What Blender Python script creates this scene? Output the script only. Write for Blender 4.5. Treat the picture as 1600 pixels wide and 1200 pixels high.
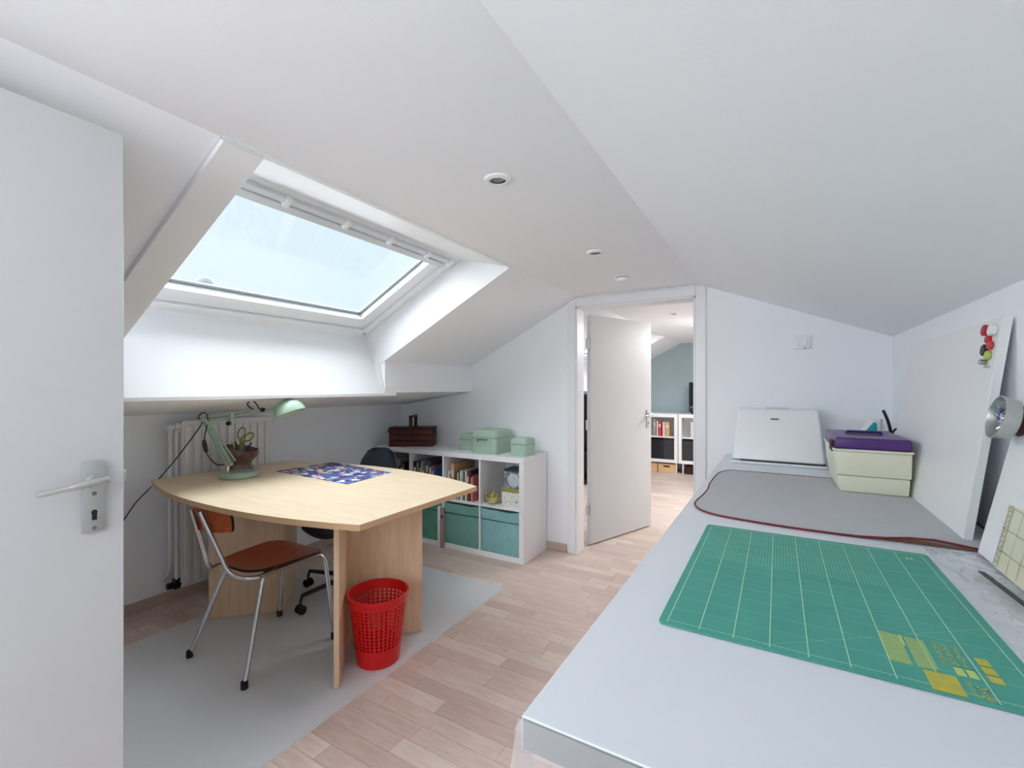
import bpy, bmesh, math, random
from mathutils import Vector, Matrix, noise
random.seed(7)
for o in list(bpy.data.objects): bpy.data.objects.remove(o)
sc = bpy.context.scene
C = sc.collection
PI = math.pi
def lin(c):
    return tuple(((v/255)/12.92 if v/255 <= .04045 else ((v/255+.055)/1.055)**2.4) for v in c)

# ---------------------------------------------------------------- camera, sky, lights, exposure
cd = bpy.data.cameras.new('camera'); cam = bpy.data.objects.new('camera', cd); C.objects.link(cam)
cam.location = (0, 0, 1.3)
cam.rotation_euler = (PI/2, 0, math.atan(415/715))
cd.sensor_width = 36; cd.lens = 715/1600*36; cd.shift_y = 5/1600
cd.clip_start = .02
sc.camera = cam
w = bpy.data.worlds.new('sky'); sc.world = w; w.use_nodes = True
nt = w.node_tree; nt.nodes.clear()
out = nt.nodes.new('ShaderNodeOutputWorld'); bg = nt.nodes.new('ShaderNodeBackground')
tc = nt.nodes.new('ShaderNodeTexCoord'); nz = nt.nodes.new('ShaderNodeTexNoise'); nz.inputs['Scale'].default_value = 1.6
cr = nt.nodes.new('ShaderNodeValToRGB')
cr.color_ramp.elements[0].position = .35; cr.color_ramp.elements[0].color = (.72, .90, .99, 1)
cr.color_ramp.elements[1].position = .7; cr.color_ramp.elements[1].color = (.80, .93, .99, 1)
nt.links.new(tc.outputs['Generated'], nz.inputs['Vector']); nt.links.new(nz.outputs['Fac'], cr.inputs['Fac'])
nt.links.new(cr.outputs['Color'], bg.inputs['Color']); nt.links.new(bg.outputs['Background'], out.inputs['Surface'])
bg.inputs['Strength'].default_value = .91
def light(name, typ, loc, rot, energy, color=(1, 1, 1), **kw):
    d = bpy.data.lights.new(name, typ); d.energy = energy; d.color = color
    for k, v in kw.items(): setattr(d, k, v)
    o = bpy.data.objects.new(name, d); C.objects.link(o); o.location = loc; o.rotation_euler = rot
    return o
TH = math.atan(.51)
# soft daylight of an overcast sky, falling through the roof windows
light('overcast_daylight', 'SUN', (-4, 1, 5), (0, -math.radians(42), 0), 18.5, (.90, .955, 1), angle=math.radians(140))
def portal(name, loc, rot, sx, sy):
    o = light(name, 'AREA', loc, rot, 1, shape='RECTANGLE', size=sx, size_y=sy); o.data.cycles.is_portal = True
portal('sky_portal', (-2.22, 1.56, 2.0), (0, -TH, 0), 1.0, 1.5)
portal('sky_portal_far', (-2.22, 5.7, 2.0), (0, -TH, 0), 1.0, 1.6)
# area fills without fixtures, added to brighten the two rooms
light('landing_fill', 'AREA', (-.95, -1.6, 1.5), (math.radians(82), 0, 0), 34, (.95, .975, 1), shape='RECTANGLE', size=1.4, size_y=.8)  # added fill, thrown into the room through the back doorway
light('ceiling_fill', 'AREA', (-.1, -.33, 1.5), (math.radians(135), 0, 0), 3.2, (.97, .985, 1), shape='RECTANGLE', size=.9, size_y=.3)  # unseen fill tilted upwards to brighten the near ceiling
light('far_room_fill', 'AREA', (-.3, 5.2, 1.88), (0, math.radians(20), 0), 36, (1, .99, .97), shape='DISK', size=.7)  # extra fill added to lift the room beyond the doorway
sc.view_settings.view_transform = 'Standard'; sc.view_settings.look = 'None'
sc.view_settings.exposure = 0.22; sc.view_settings.gamma = 1; sc.view_settings.use_curve_mapping = False
try:
    sc.cycles.use_denoising = True; sc.cycles.max_bounces = 11; sc.cycles.diffuse_bounces = 8
    sc.cycles.transparent_max_bounces = 16; sc.cycles.sample_clamp_indirect = 6; sc.cycles.caustics_reflective = False; sc.cycles.caustics_refractive = False
except Exception: pass

# ---------------------------------------------------------------- materials
def mat(name, rgb, rough=.5, metal=0, bump=0, bscale=60, var=0, vscale=6, rgb2=None, spec=None, stretch=None, objvar=None):
    m = bpy.data.materials.new(name); m.use_nodes = True
    n = m.node_tree; b = n.nodes['Principled BSDF']; L = n.links
    c1 = lin(rgb) + (1,)
    b.inputs['Base Color'].default_value = c1; b.inputs['Roughness'].default_value = rough; b.inputs['Metallic'].default_value = metal
    if spec is not None: b.inputs['Specular IOR Level'].default_value = spec
    t = n.nodes.new('ShaderNodeTexCoord'); vec = t.outputs['Object']
    if stretch:
        mp = n.nodes.new('ShaderNodeMapping'); mp.inputs['Scale'].default_value = stretch; L.new(vec, mp.inputs['Vector']); vec = mp.outputs['Vector']
    col = None
    if var or rgb2:
        z = n.nodes.new('ShaderNodeTexNoise'); z.inputs['Scale'].default_value = vscale; z.inputs['Detail'].default_value = 5; L.new(vec, z.inputs['Vector'])
        r = n.nodes.new('ShaderNodeValToRGB'); L.new(z.outputs['Fac'], r.inputs['Fac'])
        c2 = lin(rgb2)+(1,) if rgb2 else tuple(x*(1-var) for x in c1[:3])+(1,)
        r.color_ramp.elements[0].position = .35; r.color_ramp.elements[0].color = c2
        r.color_ramp.elements[1].position = .65; r.color_ramp.elements[1].color = c1
        col = r.outputs['Color']; L.new(col, b.inputs['Base Color'])
    if bump:
        z2 = n.nodes.new('ShaderNodeTexNoise'); z2.inputs['Scale'].default_value = bscale; z2.inputs['Detail'].default_value = 3; L.new(vec, z2.inputs['Vector'])
        bp = n.nodes.new('ShaderNodeBump'); bp.inputs['Strength'].default_value = bump; bp.inputs['Distance'].default_value = .004
        L.new(z2.outputs['Fac'], bp.inputs['Height']); L.new(bp.outputs['Normal'], b.inputs['Normal'])
    if objvar:
        oi = n.nodes.new('ShaderNodeObjectInfo'); rr = n.nodes.new('ShaderNodeValToRGB'); rr.color_ramp.interpolation = 'CONSTANT'
        els = rr.color_ramp.elements
        while len(els) < len(objvar): els.new(.5)
        for i, c in enumerate(objvar):
            els[i].position = i/len(objvar); els[i].color = lin(c)+(1,)
        L.new(oi.outputs['Random'], rr.inputs['Fac'])
        mx = n.nodes.new('ShaderNodeMix'); mx.data_type = 'RGBA'; mx.blend_type = 'MULTIPLY'; mx.inputs[0].default_value = .9
        L.new(rr.outputs['Color'], mx.inputs[6])
        if col: L.new(col, mx.inputs[7])
        L.new(mx.outputs[2], b.inputs['Base Color'])
    return m
def clear(name, rgb, alpha, rough=.1, tint=(1, 1, 1)):
    m = bpy.data.materials.new(name); m.use_nodes = True; n = m.node_tree; L = n.links
    b = n.nodes['Principled BSDF']; b.inputs['Base Color'].default_value = lin(rgb)+(1,); b.inputs['Roughness'].default_value = rough
    tr = n.nodes.new('ShaderNodeBsdfTransparent'); tr.inputs['Color'].default_value = tint+(1,)
    mx = n.nodes.new('ShaderNodeMixShader'); mx.inputs[0].default_value = alpha
    L.new(tr.outputs[0], mx.inputs[1]); L.new(b.outputs[0], mx.inputs[2]); L.new(mx.outputs[0], n.nodes['Material Output'].inputs['Surface'])
    return m
def glass(name, amt=.05):
    m = bpy.data.materials.new(name); m.use_nodes = True; n = m.node_tree; L = n.links
    n.nodes.remove(n.nodes['Principled BSDF'])
    tr = n.nodes.new('ShaderNodeBsdfTransparent'); g = n.nodes.new('ShaderNodeBsdfGlossy'); g.inputs['Roughness'].default_value = .02
    mx = n.nodes.new('ShaderNodeMixShader'); mx.inputs[0].default_value = amt
    L.new(tr.outputs[0], mx.inputs[1]); L.new(g.outputs[0], mx.inputs[2]); L.new(mx.outputs[0], n.nodes['Material Output'].inputs['Surface'])
    return m
M = {}
M['wall'] = mat('white_wall_paint', (243, 246, 250), .85, bump=.12, bscale=90, var=.015, vscale=2)
M['ceil'] = mat('white_ceiling_paint', (243, 245, 248), .9, bump=.1, bscale=70, var=.012, vscale=2)
M['lining'] = mat('white_window_lining', (228, 229, 231), .55, var=.01)
M['sage'] = mat('grey_green_wall_paint', (172, 190, 194), .85, var=.03, vscale=3)
M['gloss'] = mat('white_gloss_paint', (236, 238, 240), .35, var=.012, vscale=4)
M['door'] = mat('off_white_door_paint', (204, 205, 205), .45, var=.02, vscale=3, bump=.03)
M['white'] = mat('white_laminate', (238, 239, 240), .4, var=.01)
M['top'] = mat('pale_worktop_laminate', (226, 231, 236), .38, var=.015, vscale=5)
M['plank'] = mat('light_oak_laminate', (255, 254, 253), .40, rgb2=(240, 233, 228), vscale=5, stretch=(1.5, 14, 14), bump=.05,
                 objvar=[(214, 194, 184), (220, 203, 193), (207, 186, 175), (217, 197, 186), (226, 210, 199), (211, 191, 182), (219, 200, 188), (213, 193, 184)])
M['joint'] = mat('dark_floor_joint', (142, 118, 106), .8, var=.05)
M['baseb'] = mat('beige_baseboard', (196, 176, 166), .5, var=.1, vscale=8, stretch=(1, 1, 8))
M['maple'] = mat('pale_maple_veneer', (238, 220, 190), .4, rgb2=(231, 209, 176), vscale=4, stretch=(1, 9, 9), bump=.02)
M['maplev'] = mat('maple_veneer_upright', (226, 198, 166), .45, rgb2=(216, 184, 150), vscale=5, stretch=(9, 9, 1), bump=.02)
M['mapleedge'] = mat('maple_edge_band', (205, 170, 128), .5, var=.1)
M['chrome'] = mat('chrome', (210, 210, 214), .12, 1, var=.02)
M['steel'] = mat('brushed_steel', (196, 198, 196), .42, 1, var=.05)
M['alu'] = mat('satin_aluminium', (200, 203, 200), .38, .85, var=.03)
M['black'] = mat('black_plastic', (22, 22, 24), .4, var=.1)
M['rubber'] = mat('black_rubber', (16, 16, 16), .7, var=.1)
M['navy'] = mat('dark_slate_shell', (34, 40, 50), .5, var=.08, bump=.05)
M['orange'] = mat('orange_brown_veneer', (186, 92, 48), .38, rgb2=(168, 76, 38), vscale=3, stretch=(3, 14, 3))
M['seatw'] = mat('red_brown_seat_veneer', (176, 78, 42), .3, rgb2=(158, 64, 32), vscale=3, stretch=(14, 3, 3))
M['mint'] = mat('mint_green_enamel', (164, 190, 171), .28, var=.04)
M['mint2'] = mat('sage_green_enamel', (168, 193, 175), .25, var=.03)
M['fab1'] = mat('teal_green_fabric', (116, 170, 156), .8, var=.12, vscale=12, bump=.3, bscale=25)
M['fab2'] = mat('pale_teal_fabric', (138, 188, 190), .8, var=.1, vscale=12, bump=.3, bscale=25)
M['fab3'] = mat('deep_green_fabric', (98, 160, 140), .8, var=.15, vscale=12, bump=.3, bscale=25)
M['seam'] = mat('dark_seam', (34, 62, 60), .9, var=.1)
M['red'] = mat('red_plastic', (205, 22, 24), .35, var=.05, spec=.4)
M['reddark'] = mat('burgundy_wood', (92, 26, 20), .45, rgb2=(66, 16, 14), vscale=9, stretch=(2, 8, 8))
M['reddark2'] = mat('dark_wood_slat', (60, 18, 16), .45, var=.2)
M['purple'] = mat('purple_plastic', (74, 32, 112), .32, var=.05)
M['cream'] = mat('cream_plastic', (226, 226, 204), .4, var=.02)
M['grey'] = mat('grey_felt', (190, 192, 196), .75, var=.03, vscale=25, bump=.15, bscale=200)
M['piping'] = mat('dark_red_piping', (120, 22, 36), .6, var=.1)
M['brownlin'] = mat('brown_underlay', (122, 84, 62), .8, var=.1)
M['green'] = mat('green_cutting_mat', (70, 162, 144), .55, rgb2=(62, 152, 138), vscale=9, bump=.05, bscale=300)
M['line'] = mat('pale_green_print', (180, 226, 190), .6, var=.02)
M['fine'] = mat('soft_green_print', (132, 202, 170), .6, var=.02)
M['yell'] = mat('yellow_print', (190, 184, 74), .6, var=.12, vscale=60)
M['yell2'] = mat('pale_yellow_print', (190, 212, 124), .6, var=.1, vscale=60)
M['rul'] = clear('yellow_tinted_acrylic', (248, 246, 220), .6, .15)
M['ink'] = mat('brown_ink', (92, 84, 50), .6, var=.1)
M['film'] = clear('clear_plastic_film', (235, 238, 242), .16, .08)
M['filmfold'] = clear('clear_plastic_drape', (232, 234, 240), .26, .15)
M['mat'] = clear('grey_translucent_mat', (238, 243, 247), .52, .25)
M['pane'] = glass('window_glass', .04)
M['cabglass'] = glass('cabinet_glass', .03)
M['gasket'] = mat('grey_gasket', (104, 112, 116), .6, var=.05)
M['pvc'] = mat('white_lacquered_frame', (240, 242, 244), .3, var=.01)
M['pvcgrey'] = mat('pale_grey_aluminium', (222, 226, 230), .35, 0, var=.02)
M['rad'] = mat('white_radiator_enamel', (226, 226, 226), .4, var=.01)
M['brown'] = mat('brown_leather', (146, 114, 106), .4, rgb2=(104, 76, 70), vscale=14, bump=.4, bscale=30)
M['lime'] = mat('olive_green_plastic', (128, 150, 52), .4, var=.05)
M['blue'] = mat('blue_plastic', (38, 56, 150), .4, var=.05)
M['tan'] = mat('tan_card', (190, 148, 104), .7, var=.08)
M['pine'] = mat('pale_pine', (226, 190, 140), .6, var=.08, stretch=(2, 8, 8))
M['gold'] = mat('polished_brass', (222, 210, 140), .3, .6, var=.15, vscale=20)
M['cyan'] = mat('turquoise_plastic', (30, 168, 176), .3, var=.1)
M['darkred'] = mat('dark_red_magnet', (70, 22, 24), .5, var=.1)
M['mauve'] = mat('mauve_card', (172, 140, 150), .7, var=.08)
M['page'] = mat('book_paper', (228, 222, 205), .8, var=.08, vscale=80, stretch=(1, 40, 1))
M['black2'] = mat('black_fabric', (20, 22, 34), .75, var=.15, bump=.2)
M['screen'] = mat('dark_screen', (16, 26, 32), .1, var=.1)
M['lens'] = mat('lamp_lens', (165, 167, 170), .25, .6, var=.2, vscale=60)
def colmat(rgb, r=.55):
    k = 'c%d_%d_%d' % rgb
    if k not in M: M[k] = mat('printed_cover_%d_%d_%d' % rgb, rgb, r, var=.12, vscale=14)
    return M[k]

# fabric of the place mat: blue and violet scrolls with pale, yellow and salmon shapes
def patterned(name, scale, base, cells, edge, w1=.32):
    m = bpy.data.materials.new(name); m.use_nodes = True; n = m.node_tree; L = n.links; b = n.nodes['Principled BSDF']; b.inputs['Roughness'].default_value = .7
    t = n.nodes.new('ShaderNodeTexCoord'); z = n.nodes.new('ShaderNodeTexNoise'); z.inputs['Scale'].default_value = scale*.6
    add = n.nodes.new('ShaderNodeMixRGB'); add.blend_type = 'ADD'; add.inputs[0].default_value = .09
    L.new(t.outputs['Object'], z.inputs['Vector']); L.new(t.outputs['Object'], add.inputs[1]); L.new(z.outputs['Color'], add.inputs[2])
    v = n.nodes.new('ShaderNodeTexVoronoi'); v.inputs['Scale'].default_value = scale; L.new(add.outputs[0], v.inputs['Vector'])
    r = n.nodes.new('ShaderNodeValToRGB'); r.color_ramp.interpolation = 'CONSTANT'
    sep = n.nodes.new('ShaderNodeSeparateColor'); L.new(v.outputs['Color'], sep.inputs[0]); L.new(sep.outputs[0], r.inputs['Fac'])
    els = r.color_ramp.elements
    while len(els) < len(cells): els.new(.5)
    for i, c in enumerate(cells): els[i].position = i/len(cells); els[i].color = lin(c)+(1,)
    th = n.nodes.new('ShaderNodeMath'); th.operation = 'LESS_THAN'; th.inputs[1].default_value = w1; L.new(v.outputs['Distance'], th.inputs[0])
    v2 = n.nodes.new('ShaderNodeTexVoronoi'); v2.inputs['Scale'].default_value = scale*2.6; L.new(add.outputs[0], v2.inputs['Vector'])
    r2 = n.nodes.new('ShaderNodeValToRGB'); r2.color_ramp.elements[0].color = lin(edge)+(1,); r2.color_ramp.elements[1].color = lin(base)+(1,)
    r2.color_ramp.elements[0].position = .15; r2.color_ramp.elements[1].position = .45
    L.new(v2.outputs['Distance'], r2.inputs['Fac'])
    mx = n.nodes.new('ShaderNodeMixRGB'); L.new(th.outputs[0], mx.inputs[0]); L.new(r2.outputs['Color'], mx.inputs[1]); L.new(r.outputs['Color'], mx.inputs[2])
    L.new(mx.outputs[0], b.inputs['Base Color']); return m
M['cloth'] = patterned('blue_patterned_print', 23, (52, 56, 110), [(226, 222, 208), (96, 140, 210), (222, 208, 140), (236, 236, 240), (108, 88, 180), (232, 176, 150), (236, 234, 226), (84, 110, 190)], (150, 170, 225), .47)
M['tin'] = patterned('floral_medallion_print', 48, (88, 112, 120), [(200, 206, 212), (170, 184, 196), (216, 220, 224), (110, 134, 144)], (206, 210, 214), .42)
M['trees'] = patterned('little_figures_print', 62, (232, 230, 218), [(60, 74, 66), (232, 230, 218), (110, 96, 84), (232, 230, 218), (232, 230, 218)], (214, 214, 206), .3)
M['speck'] = patterned('speckled_spine_print', 60, (226, 226, 228), [(40, 60, 120), (226, 226, 228), (70, 80, 100), (226, 226, 228)], (200, 204, 214), .35)

# ---------------------------------------------------------------- helpers
def thing(name, label, cat, loc=(0, 0, 0), group=None):
    o = bpy.data.objects.new(name, None); C.objects.link(o); o.location = loc; o.empty_display_size = .05
    o['label'] = label; o['category'] = cat
    if group: o['group'] = group
    return o
def origin(p):
    v = Vector((0, 0, 0))
    while p: v += Vector(p.location); p = p.parent
    return v
def smooth(me, ang=40):
    for p in me.polygons: p.use_smooth = True
    try: me.set_sharp_from_angle(angle=math.radians(ang))
    except Exception: pass
def obj(name, bm, m, parent=None, sm=True, **props):
    """bm is in world coordinates; one mesh object"""
    bmesh.ops.recalc_face_normals(bm, faces=bm.faces)
    me = bpy.data.meshes.new(name)
    if parent:
        off = origin(parent)
    else:
        xs = [v.co for v in bm.verts]
        lo = Vector([min(c[i] for c in xs) for i in range(3)]); hi = Vector([max(c[i] for c in xs) for i in range(3)])
        off = Vector(((lo.x+hi.x)/2, (lo.y+hi.y)/2, lo.z))
    bmesh.ops.translate(bm, verts=bm.verts, vec=-off)
    bm.to_mesh(me); bm.free()
    if isinstance(m, (list, tuple)):
        for q in m: me.materials.append(q)
    else: me.materials.append(m)
    if sm: smooth(me)
    o = bpy.data.objects.new(name, me); C.objects.link(o)
    if parent: o.parent = parent
    else: o.location = off
    for k, v in props.items(): o[k] = v
    return o
def struct(name, bm, m, **kw): return obj(name, bm, m, None, kind='structure', **kw)
def BM(): return bmesh.new()
def box(bm, x0, x1, y0, y1, z0, z1, bev=0, seg=2, mi=0):
    vs = [bm.verts.new((x, y, z)) for x in (x0, x1) for y in (y0, y1) for z in (z0, z1)]
    fs = [bm.faces.new([vs[i] for i in f]) for f in ((0, 1, 3, 2), (4, 6, 7, 5), (0, 4, 5, 1), (2, 3, 7, 6), (0, 2, 6, 4), (1, 5, 7, 3))]
    for f in fs: f.material_index = mi
    if bev:
        es = list({e for f in fs for e in f.edges})
        bmesh.ops.bevel(bm, geom=es, offset=bev, segments=seg, affect='EDGES', profile=.6)
    return bm
def hull8(bm, pts, bev=0, seg=2):
    """8 points: bottom 4 counter-clockwise then top 4"""
    vs = [bm.verts.new(p) for p in pts]
    fs = [bm.faces.new([vs[i] for i in f]) for f in ((3, 2, 1, 0), (4, 5, 6, 7), (0, 1, 5, 4), (1, 2, 6, 5), (2, 3, 7, 6), (3, 0, 4, 7))]
    if bev:
        es = list({e for f in fs for e in f.edges})
        bmesh.ops.bevel(bm, geom=es, offset=bev, segments=seg, affect='EDGES', profile=.6)
    return bm
def prism(bm, pts, z0, z1, axis='z', bev=0):
    """extrude a polygon: axis z -> pts (x,y); axis y -> pts (x,z)"""
    f3 = (lambda a, b, c: (a, b, c)) if axis == 'z' else ((lambda a, b, c: (a, c, b)) if axis == 'y' else (lambda a, b, c: (c, a, b)))
    A = [bm.verts.new(f3(p[0], p[1], z0)) for p in pts]; B = [bm.verts.new(f3(p[0], p[1], z1)) for p in pts]
    n = len(pts); fs = [bm.faces.new(A[::-1]), bm.faces.new(B)]
    for i in range(n): fs.append(bm.faces.new((A[i], A[(i+1) % n], B[(i+1) % n], B[i])))
    if bev:
        es = list({e for f in fs[:2] for e in f.edges})
        bmesh.ops.bevel(bm, geom=es, offset=bev, segments=2, affect='EDGES', profile=.6)
    return bm
def quad(bm, *p):
    return bm.faces.new([bm.verts.new(q) for q in p])
def catmull(pts, n=8):
    P = [Vector(p) for p in pts]; P = [2*P[0]-P[1]] + P + [2*P[-1]-P[-2]]; out = []
    for i in range(1, len(P)-2):
        for k in range(n):
            t = k/n; a, b, c, d = P[i-1:i+3]
            out.append(.5*((2*b)+(c-a)*t+(2*a-5*b+4*c-d)*t*t+(3*b-a-3*c+d)*t**3))
    out.append(P[-2]); return out
def rounded(pts, r=.03, n=6):
    """polyline with its corners rounded"""
    P = [Vector(p) for p in pts]; out = [P[0]]
    for i in range(1, len(P)-1):
        a, b, c = P[i-1:i+2]; d1 = (a-b); d2 = (c-b); rr = min(r, d1.length*.49, d2.length*.49)
        s = b+d1.normalized()*rr; e = b+d2.normalized()*rr
        for k in range(n+1):
            t = k/n; out.append((1-t)**2*s+2*t*(1-t)*b+t*t*e)
    out.append(P[-1]); return out
def tube(bm, pts, r, seg=10, cap=True):
    P = [Vector(p) for p in pts]; rings = []; N = None
    for i, p in enumerate(P):
        t = (P[min(i+1, len(P)-1)]-P[max(i-1, 0)]).normalized()
        if N is None:
            N = t.cross(Vector((0, 0, 1)));
            if N.length < 1e-3: N = t.cross(Vector((1, 0, 0)))
        N = (N-t*N.dot(t)).normalized(); B = t.cross(N)
        rr = r[i] if isinstance(r, (list, tuple)) else r
        rings.append([bm.verts.new(p+(N*math.cos(a)+B*math.sin(a))*rr) for a in [2*PI*k/seg for k in range(seg)]])
    for a, b in zip(rings, rings[1:]):
        for k in range(seg): bm.faces.new((a[k], a[(k+1) % seg], b[(k+1) % seg], b[k]))
    if cap: bm.faces.new(rings[0][::-1]); bm.faces.new(rings[-1])
    return bm
def lathe(bm, prof, c=(0, 0, 0), seg=32, mtx=None, cap=False):
    """profile (r, h) spun around z at c (or with matrix mtx)"""
    T = mtx or Matrix.Translation(c); rings = []
    for r, h in prof:
        rings.append([bm.verts.new(T @ Vector((r*math.cos(2*PI*k/seg), r*math.sin(2*PI*k/seg), h))) for k in range(seg)] if r > 1e-6 else [bm.verts.new(T @ Vector((0, 0, h)))])
    for a, b in zip(rings, rings[1:]):
        for k in range(seg):
            k2 = (k+1) % seg
            if len(a) == 1 and len(b) == 1: continue
            if len(a) == 1: bm.faces.new((a[0], b[k2], b[k]))
            elif len(b) == 1: bm.faces.new((a[k], a[k2], b[0]))
            else: bm.faces.new((a[k], a[k2], b[k2], b[k]))
    return bm
def axis_mtx(loc, z):
    z = Vector(z).normalized(); q = z.to_track_quat('Z', 'Y'); return Matrix.Translation(loc) @ q.to_matrix().to_4x4()
def disc(bm, loc, z, r, h, seg=20, bev=0):
    pr = [(0, 0), (r-bev, 0), (r, bev), (r, h-bev), (r-bev, h), (0, h)] if bev else [(0, 0), (r, 0), (r, h), (0, h)]
    return lathe(bm, pr, seg=seg, mtx=axis_mtx(loc, z))
def copy_tree(o, parent=None):
    c = o.copy(); C.objects.link(c); c.parent = parent
    for ch in [x for x in o.children]: copy_tree(ch, c)
    return c

# ---------------------------------------------------------------- the room shell
XL, XR, YB, YF, YW2 = -3.2, .567, -.37, 3.34, 7.7      # left wall, right wall, back wall, far wall, wall of the far room
XC1, XC2, ZC = -1.344, -.466, 2.0                      # the two ceiling creases, flat ceiling height
SL = .51; XP = -2.36; ZP = ZC-SL*(XC1-XP)              # slope, parapet
ZR = ZC-(XR-XC2)*.40                                   # top of the right wall
YD = 3.50                                              # far face of the dividing wall
# floor: base slab and strips of the laminate
bm = BM(); box(bm, XL-.1, XR+.1, YB-.1, YW2+.1, -.12, -.006)
floor = struct('floor', bm, M['joint'])
PW = .078
strip_meshes = []
for k in range(5):
    L = .3+.065*k
    bm = BM(); box(bm, 0, L-.0014, 0, PW-.0014, -.0065, 0)
    me = bpy.data.meshes.new('plank'); bm.to_mesh(me); bm.free(); me.materials.append(M['plank']); strip_meshes.append((L, me))
fo = origin(floor)
far = BM(); rnd = random.Random(3); npl = 0
y = YB
while y < YW2:
    x = XL-.02-rnd.random()*.3
    while x < XR:
        L, me = rnd.choice(strip_meshes)
        xe = x+L; seen = xe > -3.25 and x < -.36 and .62 < y < 3.36
        if seen and x < -1.9-.0 and y < .95: seen = x > -2.9
        if seen:
            p = bpy.data.objects.new('plank', me); C.objects.link(p); p.parent = floor
            p.location = Vector((x, y, 0))-fo; npl += 1
        elif xe > XL-.05:
            # beyond the countable strips the same laminate goes on as one part
            a = max(x, XL-.02); b_ = min(xe, XR+.02)
            if b_ > a: box(far, a, b_-.0014, y, y+PW-.0014, -.0065, 0)
        x = xe
    y += PW
# colour of the joined strips: per island noise
def plank_far_mat():
    m = bpy.data.materials.new('light_oak_laminate_far'); m.use_nodes = True; n = m.node_tree; L = n.links; b = n.nodes['Principled BSDF']; b.inputs['Roughness'].default_value = .42
    g = n.nodes.new('ShaderNodeNewGeometry'); r = n.nodes.new('ShaderNodeValToRGB'); r.color_ramp.interpolation = 'CONSTANT'
    cs = [(214, 194, 184), (220, 203, 193), (207, 186, 175), (217, 197, 186), (226, 210, 199), (211, 191, 182), (219, 200, 188), (213, 193, 184)]
    els = r.color_ramp.elements
    while len(els) < len(cs): els.new(.5)
    for i, c in enumerate(cs): els[i].position = i/len(cs); els[i].color = tuple(v*.9 for v in lin(c))+(1,)
    L.new(g.outputs['Random Per Island'], r.inputs['Fac']); L.new(r.outputs['Color'], b.inputs['Base Color']); return m
obj('plank_field', far, plank_far_mat(), floor, sm=False, kind='stuff')

SKY1 = (.70, 2.30); SKY2 = (4.95, 6.53)
# ceiling: flat strip and right slope
bm = BM()
box(bm, XC1, XC2, YB, YW2, ZC, ZC+.05)
prism(bm, [(XC2, ZC), (XR+.1, ZC-.4*(XR+.1-XC2)), (XR+.1, ZC+.05), (XC2, ZC+.05)], YB, YW2, 'y')
ceiling = struct('ceiling', bm, M['ceil'], sm=False)
# left roof slope with the two window openings, its low parapet face and soffit
bm = BM()
prof = [(XC1, ZC), (XP, ZP), (XP, 1.262), (XL-.05, 1.128), (XL-.05, 1.09+.4), (XP-.06, ZP+.03), (XC1, ZC+.05)]
for a, b in ((YB, SKY1[0]-.006), (SKY1[1]+.006, SKY2[0]-.006), (SKY2[1]+.006, YW2)):
    prism(bm, prof, a, b, 'y')
for a, b in (SKY1, SKY2):   # soffit below the windows
    prism(bm, [(XP-.01, 1.25), (XL-.05, 1.128), (XL-.05, 1.25), (XP-.01, 1.27)], a, b, 'y')
slope = struct('ceiling_slope', bm, M['ceil'], sm=False)
# side walls
bm = BM(); box(bm, XL-.1, XL, YB-.1, YW2+.1, 0, 1.2); struct('wall_left', bm, M['wall'], sm=False)
bm = BM(); box(bm, XR, XR+.1, YB-.1, YW2+.1, 0, ZR+.02); struct('wall_right', bm, M['wall'], sm=False)
# a wall across, following the roof profile, with a doorway
def cross_wall(name, y0, y1, m, door=None, wins=()):
    bm = BM()
    def zt(x):
        if x < XP: return 1.262-(XP-x)*(1.262-1.128)/(XP-XL)+.0
        if x < XC1: return ZC-SL*(XC1-x)
        if x < XC2: return ZC
        return ZC-.4*(x-XC2)
    xs = sorted({XL, XP-.0001, XP, XC1, XC2, XR} | ({door[0], door[1]} if door else set()) | {v for q in wins for v in q[:2]})
    for a, b in zip(xs, xs[1:]):
        za, zb = zt(a), zt(b)
        if a == XL: zb = 1.262
        if a == XP-.0001: continue
        mid = (a+b)/2; z0s = [(0, None)]
        if door and door[0] <= mid <= door[1]: z0s = [(door[2], None)]
        for q in wins:
            if q[0] <= mid <= q[1]: z0s = [(0, q[2]), (q[3], None)]
        for z0, z1 in z0s:
            prism(bm, [(a, z0), (b, z0), (b, zb if z1 is None else z1), (a, za if z1 is None else z1)], y0, y1, 'y')
    return struct(name, bm, m, sm=False)
DX0, DX1, DZ = -1.36, -.485, 1.925
cross_wall('wall_far', YF, YD, M['wall'], (DX0, DX1, DZ))
cross_wall('wall_far_room', YW2, YW2+.1, M['sage'])
BX0, BX1 = -1.33, -.47
cross_wall('wall_back', YB-.1, YB, M['wall'], (BX0, BX1, 1.92))
# landing behind the back doorway
bm = BM(); box(bm, -1.9, .4, -1.75, -1.65, 0, 2.1); box(bm, -2.0, -1.9, -1.75, YB-.1, 0, 2.1); box(bm, .4, .5, -1.75, YB-.1, 0, 2.1)
box(bm, -2.0, .5, -1.75, YB-.1, 2.05, 2.15); struct('wall_landing', bm, M['wall'], sm=False)
bm = BM(); box(bm, -2.0, .5, -1.75, YB-.1, -.12, 0); struct('floor_landing', bm, M['joint'], sm=False)
# baseboards
def baseb(name, x0, x1, y0, y1, m=None):
    bm = BM(); box(bm, x0, x1, y0, y1, 0, .062, .003, 1); struct(name, bm, m or M['baseb'])
baseb('baseboard_left', XL, XL+.014, YB, YF); baseb('baseboard_far', XL+.014, DX0-.075, YF-.014, YF)
baseb('baseboard_right', XR-.014, XR, YB, YF-.014); baseb('baseboard_far_room', XL+.014, XR-.014, YW2-.014, YW2, M['gloss'])

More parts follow.
